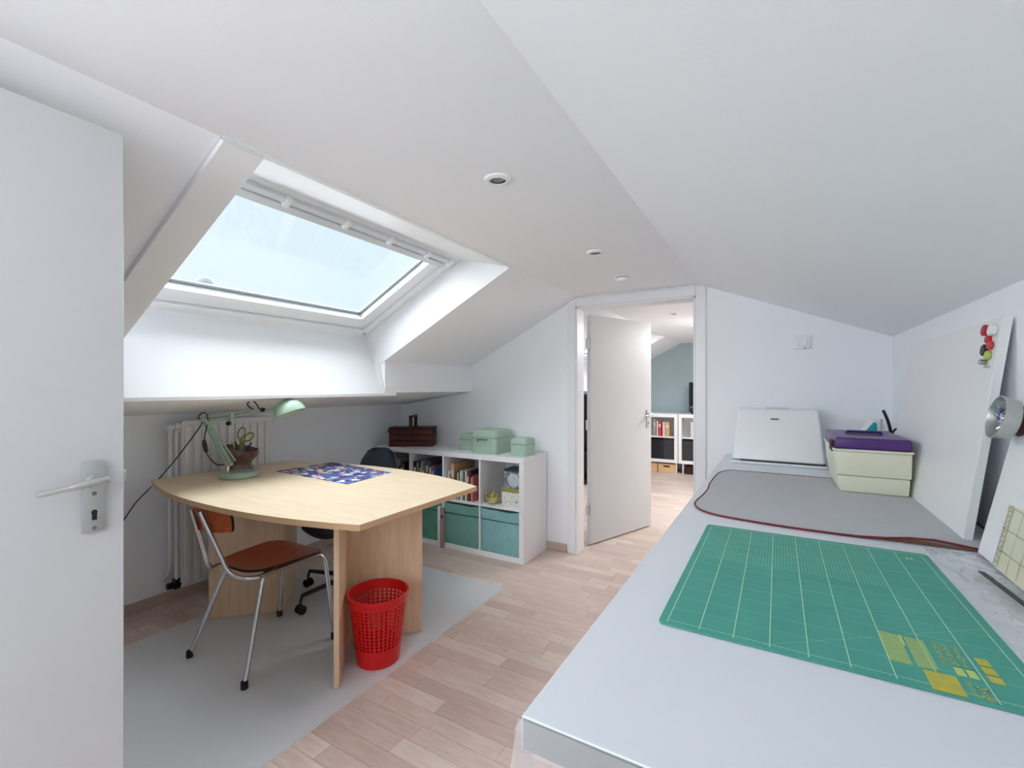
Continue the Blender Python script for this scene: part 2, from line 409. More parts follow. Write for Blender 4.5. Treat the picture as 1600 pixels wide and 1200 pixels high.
# ---------------------------------------------------------------- roof windows
CT, ST = math.cos(TH), math.sin(TH)
def skylight(name, y0, y1, full=True):
    O = Vector((-1.71, 0, 2.094)); LEN = .943
    def W(u, v, n): return (O.x-u*CT+n*ST, v, O.z-u*ST-n*CT)     # u down the roof, v along it, n towards the room
    def wbox(bm, u0, u1, v0, v1, n0, n1, bev=0):
        hull8(bm, [W(u0, v0, n1), W(u1, v0, n1), W(u1, v1, n1), W(u0, v1, n1), W(u0, v0, n0), W(u1, v0, n0), W(u1, v1, n0), W(u0, v1, n0)], bev)
    # lining: head, two sides, apron -- the structure itself
    bm = BM(); t = .02
    prism(bm, [(XC1, ZC), (O.x, O.z), (O.x, O.z+.1), (XC1, ZC+.05)], y0, y1, 'y')
    # apron board with its front lip
    prism(bm, [(XP+.006, 1.24), (XP+.006, 1.256), (-2.55, 1.666), (-2.66, 1.69), (-2.46, 1.24)], y0, y1, 'y')
    root = struct(name, bm, M['lining'], sm=False)
    for s, yy in ((1, y1), (-1, y0)):
        bm = BM()
        pts = [(XC1, ZC), (-2.411, 1.456), (-2.44, 1.245), (-2.75, 1.245), (-2.75, 1.78), (O.x, O.z+.2), (XC1, ZC+.06)]
        prism(bm, pts, yy, yy+s*t, 'y')
        # flare at the foot of the side, out to the parapet
        hull8(bm, [(-2.46, yy-s*.012, 1.24), (XP+.006, yy-s*.012, 1.24), (XP+.006, yy+s*.112, 1.24), (-2.46, yy+s*.112, 1.24),
                   (-2.60, yy-s*.0, 1.47), (-2.405, yy-s*.012, 1.462), (-2.372, yy+s*.085, 1.44), (-2.47, yy+s*.085, 1.44)])
        obj('side_lining', bm, M['lining'], root, sm=False)
    fy0, fy1 = y0+.08, y1
    # fixed frame
    for nm, a in (('frame_rail', (0, .062, fy0, fy1)), ('frame_rail', (LEN-.062, LEN, fy0, fy1)), ('frame_stile', (.062, LEN-.062, fy0, fy0+.06)), ('frame_stile', (.062, LEN-.062, fy1-.06, fy1))):
        bm = BM(); wbox(bm, *a, -.07, .0, .002); obj(nm, bm, M['pvc'], root)
    # dark gap line and outer track
    bm = BM()
    for a in ((.062, .07, fy0+.06, fy1-.06), (LEN-.07, LEN-.062, fy0+.06, fy1-.06), (.07, LEN-.07, fy0+.06, fy0+.068), (.07, LEN-.07, fy1-.068, fy1-.06)):
        wbox(bm, *a, -.065, -.03)
    obj('gap_seal', bm, M['gasket'], root)
    # sash in two steps
    s0, s1, a0, a1 = .072, LEN-.072, fy0+.07, fy1-.07
    sash = BM(); wbox(sash, s0, .115, a0, a1, -.08, -.012, .003); sash_o = obj('sash_rail', sash, M['pvc'], root)
    sash = BM(); wbox(sash, s1-.095, s1, a0, a1, -.08, -.012, .003); obj('sash_rail', sash, M['pvc'], root)
    for q in ((a0, a0+.085), (a1-.085, a1)):
        sash = BM(); wbox(sash, .115, s1-.095, *q, -.08, -.012, .003); obj('sash_stile', sash, M['pvc'], root)
    g0, g1, h0, h1 = .115, s1-.095, a0+.085, a1-.085
    bm = BM()
    for a in ((g0, g0+.005, h0, h1), (g1-.005, g1, h0, h1), (g0, g1, h0, h0+.005), (g0, g1, h1-.005, h1)): wbox(bm, *a, -.058, -.050)
    for a in ((g0+.012, g0+.015, h0, h1), (g1-.015, g1-.012, h0, h1), (g0, g1, h1-.016, h1-.013)): wbox(bm, *a, -.06, -.05)
    obj('glazing_gasket', bm, M['gasket'], root)
    bm = BM(); wbox(bm, g0, g1, h0, h1, -.066, -.058); obj('pane', bm, M['pane'], root)
    if full:
        # ventilation bar along the head with its brackets
        bm = BM(); wbox(bm, .022, .05, a0-.02, a1+.02, .0, .022, .004); obj('ventilation_bar', bm, M['pvcgrey'], root)
        bm = BM(); wbox(bm, .074, .112, a0, a1, -.012, .004, .004); obj('ventilation_flap', bm, M['pvcgrey'], root)
        for v in (1.16, 1.46, 1.74, 2.03, 2.235):
            bm = BM(); wbox(bm, .018, .066, v-.012, v+.012, .0, .03, .004); obj('bracket', bm, M['pvc'], root)
        bm = BM(); disc(bm, W(LEN-.03, fy1-.028, 0), (ST, 0, -CT), .006, .004, 12); obj('screw', bm, M['gasket'], root)
    return root
win1 = skylight('window_1', *SKY1)
win2 = skylight('window_2', *SKY2, full=False)
# flat board trim along the left side of the near window
bm = BM(); d = Vector((ST, 0, -CT))*.016
def pt(x, yy, off): p = Vector((x, yy, ZC-SL*(XC1-x))); return p+d*off
hull8(bm, [pt(XC1, .70, 1), pt(-2.385, .70, 1), pt(-2.385, .815, 1), pt(XC1, .815, 1), pt(XC1, .70, -.6), pt(-2.385, .70, -.6), pt(-2.385, .815, -.6), pt(XC1, .815, -.6)])
struct('trim_1', bm, M['gloss'], sm=False)
# shadow gap strip along the head
bm = BM(); box(bm, XC1-.008, XC1+.012, .70, 2.30, ZC-.004, ZC+.002); struct('trim_2', bm, M['gloss'], sm=False)

# ---------------------------------------------------------------- doorway to the far room with its door
bm = BM()
cw = .066
box(bm, DX0-cw, DX0, YF-.016, YF, 0, DZ+.062, .003, 1); box(bm, DX1, DX1+cw, YF-.016, YF, 0, DZ+.062, .003, 1)
box(bm, DX0, DX1, YF-.016, YF, DZ, DZ+.062, .003, 1)
door2 = struct('door_2', bm, M['gloss'])
bm = BM(); box(bm, DX0, DX0+.014, YF-.012, YD-.03, 0, DZ, .002, 1); obj('jamb', bm, M['gloss'], door2)
bm = BM(); box(bm, DX1-.014, DX1, YF-.012, YD+.004, 0, DZ, .002, 1); obj('jamb', bm, M['gloss'], door2)
bm = BM(); box(bm, DX0, DX1, YF-.012, YD+.004, DZ-.014, DZ, .002, 1); obj('head_jamb', bm, M['gloss'], door2)
hx, hy = -1.325, 3.565; ang = math.atan2(4.36-3.565, -1.02+1.325)
dv = Vector((math.cos(ang), math.sin(ang), 0)); dn = Vector((dv.y, -dv.x, 0))   # dn faces the camera side
def leafbox(bm, hinge, dv, dn, a0, a1, t0, t1, z0, z1, bev=.002):
    P = lambda a, t, z: Vector(hinge)+dv*a+dn*t+Vector((0, 0, z))
    hull8(bm, [P(a0, t1, z0), P(a1, t1, z0), P(a1, t0, z0), P(a0, t0, z0), P(a0, t1, z1), P(a1, t1, z1), P(a1, t0, z1), P(a0, t0, z1)], bev, 1)
bm = BM(); leafbox(bm, (hx, hy, 0), dv, dn, 0, .845, -.04, 0, .012, 1.895); leaf2 = obj('door_leaf', bm, M['door'], door2)
bm = BM()
for zz in (.25, .95, 1.62): tube(bm, [(hx-.012, hy+.0, zz), (hx-.012, hy+.0, zz+.08)], .009, 10)
for zz in (.25, .95, 1.62): box(bm, hx-.034, hx-.012, hy-.02, hy-.014, zz, zz+.08)
obj('hinge', bm, M['steel'], door2)
def handle_set(root, hinge, dv, dn, a, z, flip, side=0.0, s=1):
    """long plate, keyhole, screws and a tapering lever"""
    P = lambda aa, t, zz: Vector(hinge)+dv*aa+dn*(side+s*t)+Vector((0, 0, zz))
    def pb(bm, a0, a1, t0, t1, z0, z1, bev=.002):
        hull8(bm, [P(a0, t1, z0), P(a1, t1, z0), P(a1, t0, z0), P(a0, t0, z0), P(a0, t1, z1), P(a1, t1, z1), P(a1, t0, z1), P(a0, t0, z1)], bev, 2)
    bm = BM(); pb(bm, a-.02, a+.02, 0, .008, z-.115, z+.045); plate = obj('handle_plate', bm, M['alu'], root)
    bm = BM(); disc(bm, P(a, .008, z), dn*s, .016, .02, 20); tube(bm, [P(a, .02, z), P(a, .05, z)], .008, 12)
    pts = [P(a+.012*(-flip), .044, z+.004), P(a+.02*flip, .048, z+.003), P(a+.055*flip, .046, z-.002), P(a+.103*flip, .040, z-.008)]
    tube(bm, catmull(pts, 5), [.0085]*5+[.008]*5+[.006]*5+[.004], 10); obj('handle_lever', bm, M['alu'], root)
    bm = BM(); disc(bm, P(a, .0075, z-.07), dn*s, .0055, .0015, 14); pb(bm, a-.0045, a+.0045, .0078, .0093, z-.088, z-.07, 0); obj('keyhole', bm, M['black'], root)
    for zz in (z-.028, z-.106):
        bm = BM(); disc(bm, P(a, .0078, zz), dn*s, .0045, .0015, 12); obj('screw', bm, M['gasket'], root)
handle_set(door2, (hx, hy, 0), dv, dn, .79, 1.045, -1)
handle_set(door2, (hx, hy, 0), dv, dn, .79, 1.045, -1, -.04, -1)

# near door, standing open at the left edge of the view
hv = Vector((-.016, .83, 0)).normalized(); hn = Vector((hv.y, -hv.x, 0))
hg = (-1.333, -.352, 0)
bm = BM(); box(bm, BX0-.062, BX0, YB, YB+.014, 0, 1.975, .003, 1); box(bm, BX1, BX1+.062, YB, YB+.014, 0, 1.975, .003, 1); box(bm, BX0, BX1, YB, YB+.014, 1.92, 1.975, .003, 1)
door1 = struct('door_1', bm, M['gloss'])
bm = BM(); leafbox(bm, hg, hv, hn, 0, .832, -.04, 0, .012, 1.902, .002); obj('door_leaf', bm, M['door'], door1)
handle_set(door1, hg, hv, hn, .774, 1.087, -1)
bm = BM(); leafbox(bm, hg, hv, hn, .8315, .8335, -.03, -.01, .99, 1.15, 0); leafbox(bm, hg, hv, hn, .833, .842, -.027, -.013, 1.07, 1.10, .002); obj('latch', bm, M['steel'], door1)

# ---------------------------------------------------------------- ceiling fittings and switch
def downlight(x, yy, label):
    t = thing('recessed_spotlight', label, 'ceiling light', (x, yy, ZC), 'recessed ceiling spotlights')
    bm = BM(); lathe(bm, [(.026, -.001), (.027, -.008), (.036, -.009), (.045, -.004), (.046, .001), (.026, .001)], (x, yy, ZC)); obj('trim_ring', bm, M['gloss'], t)
    bm = BM(); lathe(bm, [(0, -.0045), (.012, -.004), (.018, -.002), (.0205, .0005), (0, .0005)], (x, yy, ZC)); obj('bulb_face', bm, M['lens'], t)
    bm = BM(); lathe(bm, [(.0215, -.003), (.0265, -.0045), (.0265, .0005), (.0215, .0005)], (x, yy, ZC)); obj('bezel', bm, M['black'], t)
downlight(-.814, 1.308, 'recessed round ceiling spotlight nearest the roof window head, the larger in view')
downlight(-.816, 2.268, 'recessed round ceiling spotlight between the first spotlight and the smoke detector')
downlight(-.853, 4.537, 'recessed ceiling spotlight seen through the doorway, nearer of the two there')
downlight(-.857, 5.659, 'recessed ceiling spotlight seen through the doorway, farther of the two there')
t = thing('smoke_detector', 'round white smoke detector on the ceiling in front of the doorway', 'smoke detector', (-.85, 2.851, ZC))
bm = BM(); lathe(bm, [(0, -.006), (.043, -.006), (.045, -.002), (.045, .0), (0, 0)], (-.85, 2.851, ZC)); obj('base', bm, M['gloss'], t)
bm = BM(); lathe(bm, [(0, -.036), (.030, -.036), (.038, -.031), (.041, -.012), (.038, -.0125), (0, -.0125)], (-.85, 2.851, ZC)); obj('cover', bm, M['gloss'], t)
bm = BM(); lathe(bm, [(0, -.0128), (.035, -.0128), (.035, -.006), (0, -.006)], (-.85, 2.851, ZC)); obj('vent_gap', bm, M['gasket'], t)
t = thing('light_switch', 'white surface-mounted light switch on the far wall right of the doorway', 'switch', (.132, YF, 1.535))
bm = BM(); box(bm, .088, .176, YF-.022, YF, 1.535, 1.62, .006, 2); obj('housing', bm, M['gloss'], t)
bm = BM(); hull8(bm, [(.102, YF-.03, 1.552), (.156, YF-.03, 1.552), (.156, YF-.018, 1.552), (.102, YF-.018, 1.552), (.102, YF-.024, 1.606), (.156, YF-.024, 1.606), (.156, YF-.018, 1.606), (.102, YF-.018, 1.606)], .002, 1); obj('rocker', bm, M['gloss'], t)
bm = BM(); disc(bm, (.143, YF-.021, 1.541), (0, -1, 0), .004, .006, 12); obj('status_lamp', bm, M['gasket'], t)

# ---------------------------------------------------------------- radiator with its pipes
t = thing('radiator', 'tall white panel radiator on the left wall behind the desk', 'radiator', (-3.09, 1.64, .1))
RX = -3.075; r0, r1, rz0, rz1 = 1.375, 1.93, .10, 1.095
bm = BM(); box(bm, RX-.045, RX-.02, r0, r1, rz0, rz1, .006, 2); box(bm, RX-.012, RX-.006, r0, r1, rz0, rz1, .002, 1); obj('panel', bm, M['rad'], t)
n = 11
for k in range(n):
    yy = r0+.03+(r1-r0-.06)*k/(n-1)
    bm = BM(); box(bm, RX-.008, RX+.006, yy-.017, yy+.017, rz0+.02, rz1-.03, .006, 2); obj('rib', bm, M['rad'], t)
bm = BM(); box(bm, RX-.05, RX+.004, r0+.02, r1-.0, rz1-.004, rz1+.004, .002, 1); obj('top_grille', bm, M['rad'], t)
bm = BM()
tube(bm, rounded([(RX-.03, r0, rz1-.03), (RX-.03, r0-.05, rz1-.03), (RX-.03, r0-.05, .22), (XL+.014, r0-.05, .14)], .04), .011, 12); obj('pipe', bm, M['rad'], t)
bm = BM()
tube(bm, rounded([(RX-.03, r0-.0, rz1-.06), (RX-.02, r0-.022, rz1-.06), (RX-.02, r0-.022, .14), (RX-.02, r0+.005, .14)], .02), .010, 12); obj('pipe', bm, M['rad'], t)
bm = BM(); tube(bm, [(RX-.03, r0-.07, rz1-.03), (RX-.03, r0-.035, rz1-.03)], .019, 14); tube(bm, [(RX-.03, r0-.03, rz1-.03), (RX-.03, r0+.01, rz1-.03)], .024, 14); obj('thermostat_knob', bm, M['rad'], t)
bm = BM(); tube(bm, [(RX-.03, r0-.065, .125), (RX-.03, r0+.0, .125)], .02, 12); box(bm, RX-.05, RX-.01, r0-.035, r0-.004, .10, .16, .004, 1); obj('valve', bm, M['black'], t)

# ---------------------------------------------------------------- the chair mat
bm = BM()
def rrect(x0, x1, y0, y1, r, n=6):
    P = []
    for cx, cy, a in ((x1-r, y0+r, -90), (x1-r, y1-r, 0), (x0+r, y1-r, 90), (x0+r, y0+r, 180)):
        for k in range(n+1):
            q = math.radians(a+90*k/n); P.append((cx+r*math.cos(q), cy+r*math.sin(q)))
    return P
prism(bm, rrect(-2.83, -1.525, .35, 2.55, .05), .0004, .0026)
obj('floor_mat', bm, M['mat'], None, sm=False, label='large grey translucent plastic mat on the floor under the desk', category='mat')

# ---------------------------------------------------------------- the desk
DZT = .78
t = thing('desk', 'large pale maple desk with bulging long sides on two V-shaped panel legs', 'desk', (-2.2, 1.59, 0))
def edge(y_end, y_mid, n=14):
    P = []
    for k in range(n+1):
        u = -1+2*k/n; P.append((-2.2+.835*u, y_mid+(y_end-y_mid)*(abs(u)**2.2)))
    return P
front = edge(1.205, 1.075); back = edge(1.985, 2.155)[::-1]
bm = BM(); prism(bm, front+back, DZT-.0245, DZT, bev=.0015)
bm.normal_update()
for f in bm.faces:
    if abs(f.normal.z) < .5: f.material_index = 1
obj('tabletop', bm, [M['maple'], M['mapleedge']], t, sm=False)
def slab(bm, a, b, th, z0, z1):
    a = Vector((*a, 0)); b = Vector((*b, 0)); d = (b-a).normalized(); n = Vector((-d.y, d.x, 0))*th/2
    hull8(bm, [a-n+Vector((0, 0, z0)), b-n+Vector((0, 0, z0)), b+n+Vector((0, 0, z0)), a+n+Vector((0, 0, z0)), a-n+Vector((0, 0, z1)), b-n+Vector((0, 0, z1)), b+n+Vector((0, 0, z1)), a+n+Vector((0, 0, z1))], .001, 1)
def vleg(ax, tips):
    for tp in tips:
        bm = BM(); a = Vector(ax); d = (Vector(tp)-a).normalized()
        slab(bm, tuple(a-d*(.011 if tp[1] > ax[1] else -.011)), tp, .022, .003, DZT-.0245); obj('leg_panel', bm, M['maplev'], t)
vleg((-1.895, 1.592), [(-1.644, 1.325), (-1.642, 1.872)])
vleg((-2.49, 1.63), [(-2.76, 1.37), (-2.75, 1.89)])

# fabric print lying on it
bm = BM(); box(bm, -2.675, -1.965, 1.685, 1.985, DZT+.0003, DZT+.0022)
bm.free(); bm = BM()
P = [(-2.673, 1.709), (-1.987, 1.675), (-2.035, 2.04), (-2.665, 2.112)]
prism(bm, P, DZT+.0003, DZT+.0022)
obj('table_mat', bm, M['cloth'], None, sm=False, label='blue patterned mat with pale and yellow shapes flat on the desk', category='place mat')

# ---------------------------------------------------------------- green desk lamp
lt = thing('desk_lamp', 'mint green jointed desk lamp with dome shade on the desk', 'lamp', (-2.70, 1.50, DZT))
bm = BM(); lathe(bm, [(0, .0002), (.094, .0002), (.1, .006), (.1, .022), (.094, .03), (.08, .033), (0, .034)], (-2.70, 1.50, DZT), 40); obj('base', bm, M['mint'], lt)
bm = BM(); tube(bm, [(-2.715, 1.445, DZT+.03), (-2.715, 1.445, DZT+.085)], .009, 14); obj('stem', bm, M['chrome'], lt)
e0 = Vector((-2.705, 1.445, .868)); e1 = Vector((-2.822, 1.372, 1.115)); e2 = Vector((-2.585, 1.505, 1.160)); e3 = Vector((-2.49, 1.56, 1.168))
vd = Vector((.52, -.85, 0)).normalized()
bm = BM()
for s in (-1, 1): tube(bm, [e0+vd*.0+Vector((.016*s, 0, .01*s)), e1+Vector((.013*s, 0, .006*s))], .0075, 8)
obj('lower_arm', bm, M['mint'], lt)
bm = BM(); tube(bm, [e0+Vector((.034, .018, .012)), e1+Vector((.032, .014, -.018))], .0045, 8); tube(bm, [e0+Vector((.03, .0, -.005)), e0+Vector((-.012, .0, .012))], .010, 8)
obj('spring', bm, M['mint'], lt)
bm = BM()
for s in (-1, 1): tube(bm, [e1+Vector((0, 0, .012*s)), e2+Vector((0, 0, .010*s))], .005, 8)
tube(bm, [e1+Vector((.01, .0, -.028)), e1*.45+e2*.55+Vector((0, 0, -.022)), e2+Vector((-.03, -.02, -.01))], .0035, 8)
obj('upper_arm', bm, M['mint'], lt)
bm = BM()
for p, rj in ((e1, .014), (e2, .014), (e0, .018)):
    bm = BM(); disc(bm, p-vd*-.013, -vd, rj, .026, 16, .002); obj('joint', bm, M['steel'], lt)
bm = BM(); q = e1*.42+e2*.58; box(bm, q.x-.012, q.x+.012, q.y-.01, q.y+.01, q.z-.05, q.z+.01, .003, 1); obj('arm_bracket', bm, M['mint'], lt)
for kp in (q+Vector((0, -.01, -.045)), e3+Vector((-.035, -.02, .004))):
    bm = BM(); disc(bm, kp, vd, .012, .02, 14, .002); obj('tension_knob', bm, M['black'], lt)
bm = BM(); tube(bm, [e2, e3+Vector((-.03, -.017, 0)), e3+Vector((.01, .006, 0))], .009, 10); obj('neck', bm, M['steel'], lt)
ax = Vector((.30, .17, -.90)).normalized(); hc = Vector((-2.395, 1.615, 1.155))
T = axis_mtx(hc, -ax)
R = .083; pr = [(R+.003, -.004), (R+.003, .002)]+[(R*math.cos(a), R*.95*math.sin(a)+.002) for a in [PI/2*k/10 for k in range(1, 10)]]+[(0, R*.95+.002)]
pr2 = [(0, R*.95-.001)]+[((R-.003)*math.cos(a), (R-.003)*.95*math.sin(a)) for a in [PI/2*k/10 for k in range(9, -1, -1)]]+[(R, -.004), (R+.003, -.004)]
bm = BM(); lathe(bm, pr2+pr[1:], mtx=T, seg=36); obj('shade', bm, M['mint'], lt)
bm = BM(); tube(bm, [e3, e3.lerp(hc-ax*.05, .6)], .014, 12); tube(bm, [e3+Vector((0, 0, -.0)), e3+Vector((.02, .005, -.075))], .0028, 8); obj('pivot', bm, M['mint'], lt)
bm = BM(); lathe(bm, [(0, .06), (.02, .055), (.024, .03), (.018, .012), (0, .006)], mtx=T, seg=18); obj('bulb', bm, M['gloss'], lt)
cordp = [(-2.60, 1.53, 1.165), (-2.615, 1.50, 1.20), (-2.59, 1.51, 1.225), (-2.565, 1.525, 1.20), (-2.55, 1.53, 1.175), (-2.525, 1.54, 1.163), (-2.505, 1.552, 1.172)]
bm = BM(); tube(bm, catmull([tuple(e2)]+cordp+[tuple(e3)], 6), .0034, 6); obj('head_cord', bm, M['black'], lt)
c2 = [(-2.712, 1.435, .86), (-2.76, 1.405, .862), (-2.805, 1.38, .92), (-2.812, 1.375, .965), (-2.815, 1.372, 1.02), (-2.80, 1.378, 1.09), (-2.80, 1.38, 1.135), (-2.825, 1.37, 1.155), (-2.848, 1.355, 1.13), (-2.83, 1.365, 1.10),
      (-2.86, 1.34, 1.03), (-2.97, 1.28, .87), (-3.05, 1.22, .75), (-3.10, 1.16, .66), (-3.14, 1.12, .57), (-3.155, 1.05, .45), (-3.17, .98, .32), (-3.187, .96, .30)]
bm = BM(); tube(bm, catmull(c2, 6), .0032, 6); cord = obj('power_cord', bm, M['black'], lt)
bm = BM(); tube(bm, catmull([(-2.808, 1.378, .93), (-2.812, 1.375, .95), (-2.816, 1.371, .98), (-2.817, 1.370, 1.0)], 4), [.006]+[.011]*4+[.012]*4+[.010]*3+[.006], 10); obj('cord_switch', bm, M['black'], lt)
t = thing('wall_socket', 'white wall socket with the lamp plug, low on the left wall', 'socket', (XL, .96, .26))
bm = BM(); box(bm, XL, XL+.012, .92, 1.0, .26, .34, .003, 1); obj('face_plate', bm, M['gloss'], t)

# pot with pens and scissors
pc = Vector((-2.892, 1.620, DZT))
t = thing('pen_pot', 'crumpled brown leather pot behind the lamp base on the desk', 'pot', pc)
bm = BM(); seg = 28
prof = [(0, .001), (.062, .001), (.068, .010), (.060, .025), (.052, .042), (.058, .062), (.080, .082), (.092, .105), (.094, .14), (.090, .142), (.086, .12), (.05, .07), (.0, .05)]
T = Matrix.Translation(pc)
lathe(bm, prof, seg=seg, mtx=T)
for v in bm.verts:
    r = Vector((v.co.x-pc.x, v.co.y-pc.y)); h = v.co.z-pc.z
    if r.length > .01 and h > .015:
        k = 1+.16*noise.noise(Vector((r.normalized().x*1.6, r.normalized().y*1.6, h*14)))+.06*math.cos(5*math.atan2(r.y, r.x))
        v.co.x = pc.x+r.x*k; v.co.y = pc.y+r.y*k; v.co.z += max(0, h-.09)*(-.35*(r.x*.86+r.y*.5)/.08)
obj('body', bm, M['brown'], t)
def pen(a, b, m, lab):
    bm = BM(); tube(bm, [a, b], [.0042, .0042], 8); disc(bm, b, Vector(b)-Vector(a), .0046, .012, 8)
    obj('pen', bm, m, None, label=lab, category='pen', group='pens in the brown pot')
pen(pc+Vector((.01, 0, .09)), pc+Vector((.055, .025, .165)), M['blue'], 'blue capped pen leaning right in the brown pot')
pen(pc+Vector((-.02, -.01, .08)), pc+Vector((-.008, -.03, .172)), M['black'], 'black pen upright in the middle of the brown pot')
pen(pc+Vector((-.02, 0, .08)), pc+Vector((-.045, -.03, .178)), M['gold'], 'yellowish brass pen in the brown pot')
pen(pc+Vector((-.03, .01, .08)), pc+Vector((-.07, -.01, .176)), M['gloss'], 'white pen at the left of the brown pot')
s0 = pc+Vector((.01, -.012, .10)); rt = Vector((.87, .5, 0))
t = thing('scissors', 'scissors with olive green handles standing in the brown pot', 'scissors', s0)
def ring(c, rx, rz, tilt, r):
    return [c+rt*(rx*math.cos(a)*math.cos(tilt)-rz*math.sin(a)*math.sin(tilt))+Vector((0, 0, rx*math.cos(a)*math.sin(tilt)+rz*math.sin(a)*math.cos(tilt))) for a in [2*PI*k/22 for k in range(23)]]
bm = BM(); tube(bm, ring(s0+rt*.008+Vector((0, 0, .135)), .021, .036, -.35, 0), .0045, 8); tube(bm, [s0+rt*.0+Vector((0, 0, .102)), s0+rt*.008+Vector((0, 0, .06))], .008, 8); obj('handle', bm, M['lime'], t)
bm = BM(); tube(bm, ring(s0+rt*.055+Vector((0, 0, .112)), .02, .032, -.85, 0), .0045, 8); tube(bm, [s0+rt*.032+Vector((0, 0, .092)), s0+rt*.014+Vector((0, 0, .06))], .008, 8); obj('handle', bm, M['lime'], t)
bm = BM(); tube(bm, [s0+rt*.01+Vector((0, 0, .06)), s0+Vector((0, 0, -.03))], [.006, .002], 6); obj('blade', bm, M['steel'], t)

# ---------------------------------------------------------------- orange school chair at the desk
t = thing('tubular_chair', 'chrome tube chair with orange-brown wooden seat and back', 'chair', (-2.2, 1.36, 0))
XCn = -2.215
def side(s, nm):
    lx = XCn+s*.155
    P = [(lx+s*.075, 1.585, .012), (lx+s*.02, 1.575, .40), (lx+s*.008, 1.545, .438), (lx, 1.20, .428), (XCn-.01+s*.09, 1.145, .45), (XCn-.085+s*.04, 1.082, .735)]
    bm = BM(); tube(bm, rounded(P, .055, 7), .0105, 12); obj(nm, bm, M['chrome'], t)
    P = [(XCn+s*.115, 1.30, .43), (lx-s*.01, 1.262, .425), (lx+s*.075, 1.125, .012)]
    bm = BM(); tube(bm, rounded(P, .05, 6), .0105, 12); obj('leg', bm, M['chrome'], t)
    for p in ((lx+s*.075, 1.585, 0), (lx+s*.075, 1.125, 0)):
        bm = BM(); lathe(bm, [(0, .0), (.014, .0), (.015, .008), (.0145, .034), (.0105, .036)], p, 14); obj('foot_cap', bm, M['rubber'], t)
side(1, 'side_frame'); side(-1, 'side_frame')
for q in ((1.30, .432), (1.47, .436)):
    bm = BM(); tube(bm, [(XCn-.15, *q), (XCn+.15, *q)], .009, 10); obj('cross_bar', bm, M['chrome'], t)
# seat: moulded plywood, wider at the front
bm = BM(); out_ = []
for k in range(40):
    a = 2*PI*k/40; cx = math.copysign(abs(math.cos(a))**.45, math.cos(a)); sy = math.copysign(abs(math.sin(a))**.5, math.sin(a))
    wdt = .178+.018*sy; out_.append((XCn+wdt*cx, 1.39+.195*sy))
def seat_z(x, y): return .452+.010*((x-XCn)/.19)**2*(1 if y < 1.5 else .5)-.012*max(0, (y-1.50)/.09)**2+.008*max(0, (1.26-y)/.07)
def dish(bm, outl, zf, th, rings=6):
    cx = sum(p[0] for p in outl)/len(outl); cy = sum(p[1] for p in outl)/len(outl); L = []
    for layer in (0, 1):
        R_ = []
        for r in range(rings+1):
            f = r/rings; R_.append([bm.verts.new((cx+(p[0]-cx)*f, cy+(p[1]-cy)*f, zf(cx+(p[0]-cx)*f, cy+(p[1]-cy)*f)-layer*th)) for p in outl] if r else [bm.verts.new((cx, cy, zf(cx, cy)-layer*th))])
        L.append(R_)
        n = len(outl)
        for k in range(n):
            bm.faces.new((R_[0][0], R_[1][k], R_[1][(k+1) % n]))
            for r in range(1, rings): bm.faces.new((R_[r][k], R_[r+1][k], R_[r+1][(k+1) % n], R_[r][(k+1) % n]))
    n = len(outl); fs = []
    for k in range(n): fs.append(bm.faces.new((L[0][-1][k], L[0][-1][(k+1) % n], L[1][-1][(k+1) % n], L[1][-1][k])))
    return fs
bm = BM(); fs = dish(bm, out_, seat_z, .012)
for f in fs: f.material_index = 1
obj('seat', bm, [M['seatw'], M['rubber']], t)
# backrest: curved panel with dark edge
bm = BM(); nx, nz = 16, 6; G = {}
bxc = -2.300
for l in (0, 1):
    for i in range(nx+1):
        for j in range(nz+1):
            u = -1+2*i/nx; v = -1+2*j/nz
            xx = bxc+.17*u*(1-.08*abs(v)**3); zz = .692+.056*v*(1-.12*abs(u)**4)
            yy = 1.105+.045*u*u+.012*v*-.5+l*.011
            G[l, i, j] = bm.verts.new((xx, yy, zz))
for l in (0, 1):
    for i in range(nx):
        for j in range(nz): bm.faces.new((G[l, i, j], G[l, i+1, j], G[l, i+1, j+1], G[l, i, j+1]))
rim = []
for i in range(nx): rim += [bm.faces.new((G[0, i, j], G[0, i+1, j], G[1, i+1, j], G[1, i, j])) for j in (0, nz)]
for j in range(nz): rim += [bm.faces.new((G[0, i, j], G[0, i, j+1], G[1, i, j+1], G[1, i, j])) for i in (0, nx)]
for f in rim: f.material_index = 1
obj('backrest', bm, [M['orange'], M['rubber']], t)

# ---------------------------------------------------------------- dark swivel chair on the far side
sx, sy = -2.325, 1.98
t = thing('swivel_chair', 'dark shell swivel chair on casters at the far side of the desk', 'chair', (sx, sy, 0))
bm = BM(); G = {}
prof = [(-.235, .425), (-.21, .442), (-.12, .438), (0, .432), (.10, .436), (.17, .462), (.21, .52), (.235, .60), (.26, .70), (.285, .80), (.30, .865), (.303, .885)]
wid = [.15, .19, .21, .215, .212, .208, .205, .20, .19, .165, .12, .07]
nx = 14
for l in (0, 1):
    for j, (yy, zz) in enumerate(prof):
        for i in range(nx+1):
            u = -1+2*i/nx; cup = .03*u*u
            bk = min(1, max(0, (zz-.45)/.15))
            G[l, i, j] = bm.verts.new((sx+wid[j]*u, sy+yy-cup*bk*1.6+l*.010*bk, zz+cup*(1-bk)-l*.010*(1-bk)))
for l in (0, 1):
    for j in range(len(prof)-1):
        for i in range(nx): bm.faces.new((G[l, i, j], G[l, i+1, j], G[l, i+1, j+1], G[l, i, j+1]))
for i in range(nx):
    for j in (0, len(prof)-1): bm.faces.new((G[0, i, j], G[0, i+1, j], G[1, i+1, j], G[1, i, j]))
